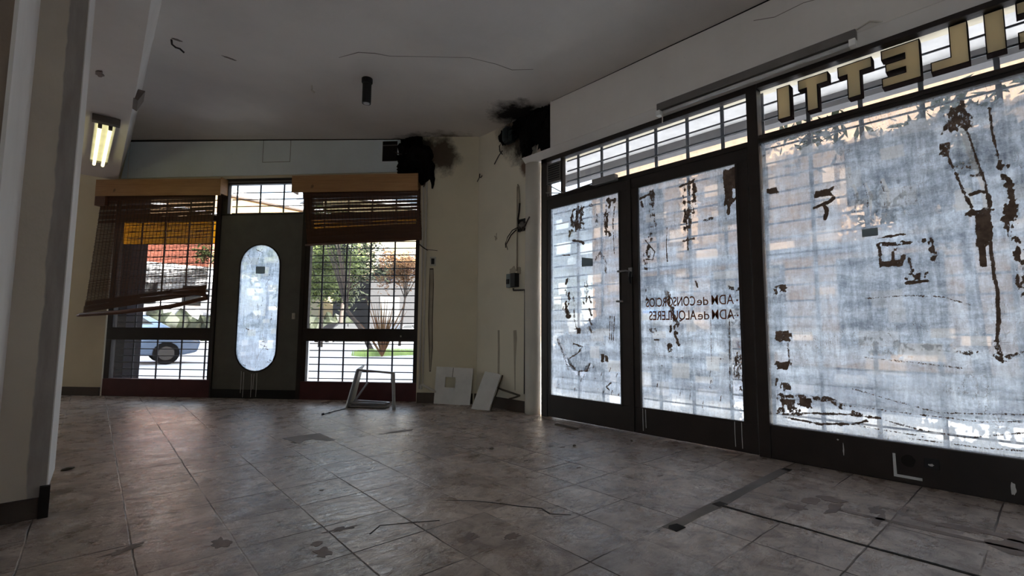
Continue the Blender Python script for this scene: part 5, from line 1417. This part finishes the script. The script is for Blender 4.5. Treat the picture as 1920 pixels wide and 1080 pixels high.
# trees
def tree(x, y, h, cr, cz, nleaf, leaf, lab, lean=(0, 0), size=0.13, seed=1, trunk_r=0.12, flat_=0.8):
    t = thing('street_tree', W, (x, y, -0.1), lab, 'tree', 'trees in the street outside')
    r = random.Random(seed)
    m = MB()
    top = Vector((x + lean[0], y + lean[1], cz))
    m.tube([(x, y, -0.12), (x + lean[0] * .3, y + lean[1] * .3, h * .35), (x + lean[0] * .7, y + lean[1] * .7, h * .7), top], [trunk_r, trunk_r * .8, trunk_r * .6, trunk_r * .3], 10)
    for k in range(7):
        a = r.uniform(0, 6.28); q_ = top + Vector((math.cos(a) * cr * .7, math.sin(a) * cr * .7, r.uniform(-.1, .5) * cr))
        s_ = Vector((x + lean[0] * .7, y + lean[1] * .7, h * .7))
        m.tube([s_, (s_ + q_) / 2 + Vector((0, 0, .1)), q_], [trunk_r * .4, trunk_r * .25, trunk_r * .1], 6)
    put('trunk', m, M['bark'], t, smooth=True)
    m = MB()
    cl = [(top + Vector((r.gauss(0, .5) * cr, r.gauss(0, .5) * cr, r.gauss(0, .42) * cr * flat_)), r.uniform(.25, .5) * cr) for _ in range(22)]
    for _ in range(nleaf):
        c_, rad = r.choice(cl)
        p = c_ + Vector((r.gauss(0, 1), r.gauss(0, 1), r.gauss(0, .8))) * rad * .5
        a = Vector((r.gauss(0, 1), r.gauss(0, 1), r.gauss(0, 1))).normalized(); b = a.orthogonal().normalized()
        s_ = size * r.uniform(.6, 1.3)
        v = [m.bm.verts.new(p + w_) for w_ in (-a * s_, -a * .2 * s_ + b * s_ * .45, a * s_, a * .1 * s_ - b * s_ * .45)]
        m.bm.faces.new(v)
    put('foliage', m, leaf, t)
    return t
tree(9.2, 23.9, 3.2, 2.1, 4.1, 9000, M['leaf'], 'leafy green tree across the street at the left of the right back window', size=0.11, seed=3, trunk_r=0.12, flat_=1.1)
tree(9.3, 33.2, 5.0, 1.9, 5.0, 3500, M['leaf'], 'green tree beside the end of the brick and white building', size=0.18, seed=5)
tree(13.3, 23.4, 3.6, 1.5, 4.3, 2600, M['leafrust'], 'rusty leaved tree at the right edge of the right back window', (0.5, 0.2), size=0.10, seed=8, trunk_r=0.08)
tree(15.5, 36.5, 5.2, 3.0, 5.4, 6000, M['leafdark'], 'wide dark tree behind the leafy green tree', (0.4, 0.2), size=0.2, seed=15, trunk_r=0.2)
tree(9.35, 18.7, 2.3, 0.9, 4.4, 700, M['leafdark'], 'slender leaning tree left of the spiky plant', (-1.3, 0.75), size=0.08, seed=12, trunk_r=0.12)
tree(5.75, -3.1, 3.0, 1.5, 3.6, 2600, M['leaf'], 'street tree on the avenue pavement shading the large window', (0.2, 0.1), size=0.13, seed=21, trunk_r=0.1)
tree(6.35, -6.4, 1.6, 1.8, 2.35, 1500, M['leafdark'], 'low crowned tree added out of view on the avenue, dappling the large window', (0.1, 0.1), size=0.12, seed=31, trunk_r=0.12, flat_=0.9)  # unseen tree, added to break up the sun on the whitewash
tree(7.9, -9.6, 2.6, 1.5, 3.7, 700, M['leafdark'], 'farthest tree added out of view on the avenue, screening the sun', (0.1, 0.1), size=0.12, seed=37, trunk_r=0.13, flat_=1.0)  # unseen tree, added to hold back low sun from the shop doors
tree(9.6, 0.5, 3.0, 1.3, 3.3, 1800, M['leafdark'], 'street tree across the avenue behind the whitewashed glass', (0.1, 0.1), size=0.13, seed=25, trunk_r=0.1)
# spiky plant
t = thing('spiky_plant', W, (8.3, 15.8, -0.15), 'spiky plant with reddish upright stalks beyond the right back window', 'plant')
m = MB(); rr = random.Random(4)
for k in range(46):
    a = rr.uniform(0, 6.28); L_ = rr.uniform(.5, 1.15); sp_ = rr.uniform(.1, .95)
    b0 = Vector((8.3, 15.8, -0.15)); q_ = b0 + Vector((math.cos(a) * sp_, math.sin(a) * sp_, L_ * 1.9))
    mid = (b0 + q_) / 2 + Vector((0, 0, .12))
    m.tube([b0, mid, q_], [0.03, 0.022, 0.003], 5)
put('blades', m, M['leafrust'], t)
m = MB(); m.prism(blob(8.9, 16.6, 1.3, 0.6, 3), 'z', -0.22, -0.17)
gp = put('planting_bed', m, M['pavement'], None, W, (8.9, 16.6, -0.2), label='low pale kerbed bed in the street under the spiky plant', cat='planting bed')
m = MB()
for k in range(1400):
    x, y = 8.9 + rr.uniform(-1.2, 1.2), 16.6 + rr.uniform(-.5, .5); h = rr.uniform(.0, .12)
    v = [m.bm.verts.new(q_) for q_ in ((x - .012, y, -0.17), (x + .012, y, -0.17), (x + rr.uniform(-.04, .04), y + rr.uniform(-.04, .04), h))]
    m.bm.faces.new(v)
put('pavement_grass', m, M['grass'], None, W, (8.9, 16.6, -0.17), kind='stuff', label='bright green grass tufts in the pavement bed', cat='grass')

# cars
def car(name, x, y, rz, paint, lab, sc=1.0):
    fr = Frame((x, y, -0.2), rz)
    t = thing(name, fr, (0, 0, 0), lab, 'car', 'cars parked outside')
    prof = [(-2.05, 0.35), (-2.1, 0.62), (-2.05, 0.88), (-1.25, 0.98), (-0.75, 1.38), (0.35, 1.43), (0.85, 1.36), (1.45, 0.98), (2.0, 0.86), (2.12, 0.6), (2.05, 0.33), (1.7, 0.25), (-1.7, 0.25)]
    m = MB(); m.prism(prof, 'y', -0.82, 0.82)
    for v in m.bm.verts:
        if v.co.z > 1.0: v.co.y *= 0.82
    body = put('body', m, paint, t, bev=0.06)
    for sgn in (-1, 1):
        m = MB(); m.prism([(-1.12, 1.0), (-0.72, 1.33), (-0.05, 1.36), (-0.05, 1.0)], 'y', sgn * 0.70, sgn * 0.78); put('side_window', m, M['xglass'], t); m = MB(); m.prism([(0.02, 1.0), (0.02, 1.37), (0.72, 1.32), (1.15, 1.0)], 'y', sgn * 0.70, sgn * 0.78); put('side_window', m, M['xglass'], t)
    for wx in (-1.3, 1.32):
        for sgn in (-1, 1):
            m = MB(); m.tube([(wx, sgn * 0.66, 0.31), (wx, sgn * 0.86, 0.31)], 0.31, 20); wl_ = put('wheel', m, M['tyre'], t)
            m = MB(); m.tube([(wx, sgn * 0.85, 0.31), (wx, sgn * 0.875, 0.31)], 0.19, 16); put('hubcap', m, M['cardark'], wl_)
    for ya, yb in ((-0.7, -0.4), (0.4, 0.7)):
        put('tail_light', MB().box(-2.12, -2.04, ya, yb, 0.62, 0.78), M['kick'], t)
        put('headlight', MB().box(2.0, 2.12, ya, yb, 0.62, 0.76), M['glasstube'], t)
    return t
car('parked_car', 0.75, 17.2, R(-2), M['carpaint'], 'pale blue car parked across the street, seen low in the left back window')
car('parked_car', 14.2, 33.0, R(6), M['cardark'], 'dark car parked behind the green tree, seen through the right back window')
car('parked_car', 19.6, 33.4, R(5), M['carwhite'], 'white car parked before the grey house, far right of the back windows')
car('parked_car', 10.2, 6.4, R(90), M['carwhite'], 'white car parked across the avenue, blurred by the whitewashed left shop door')
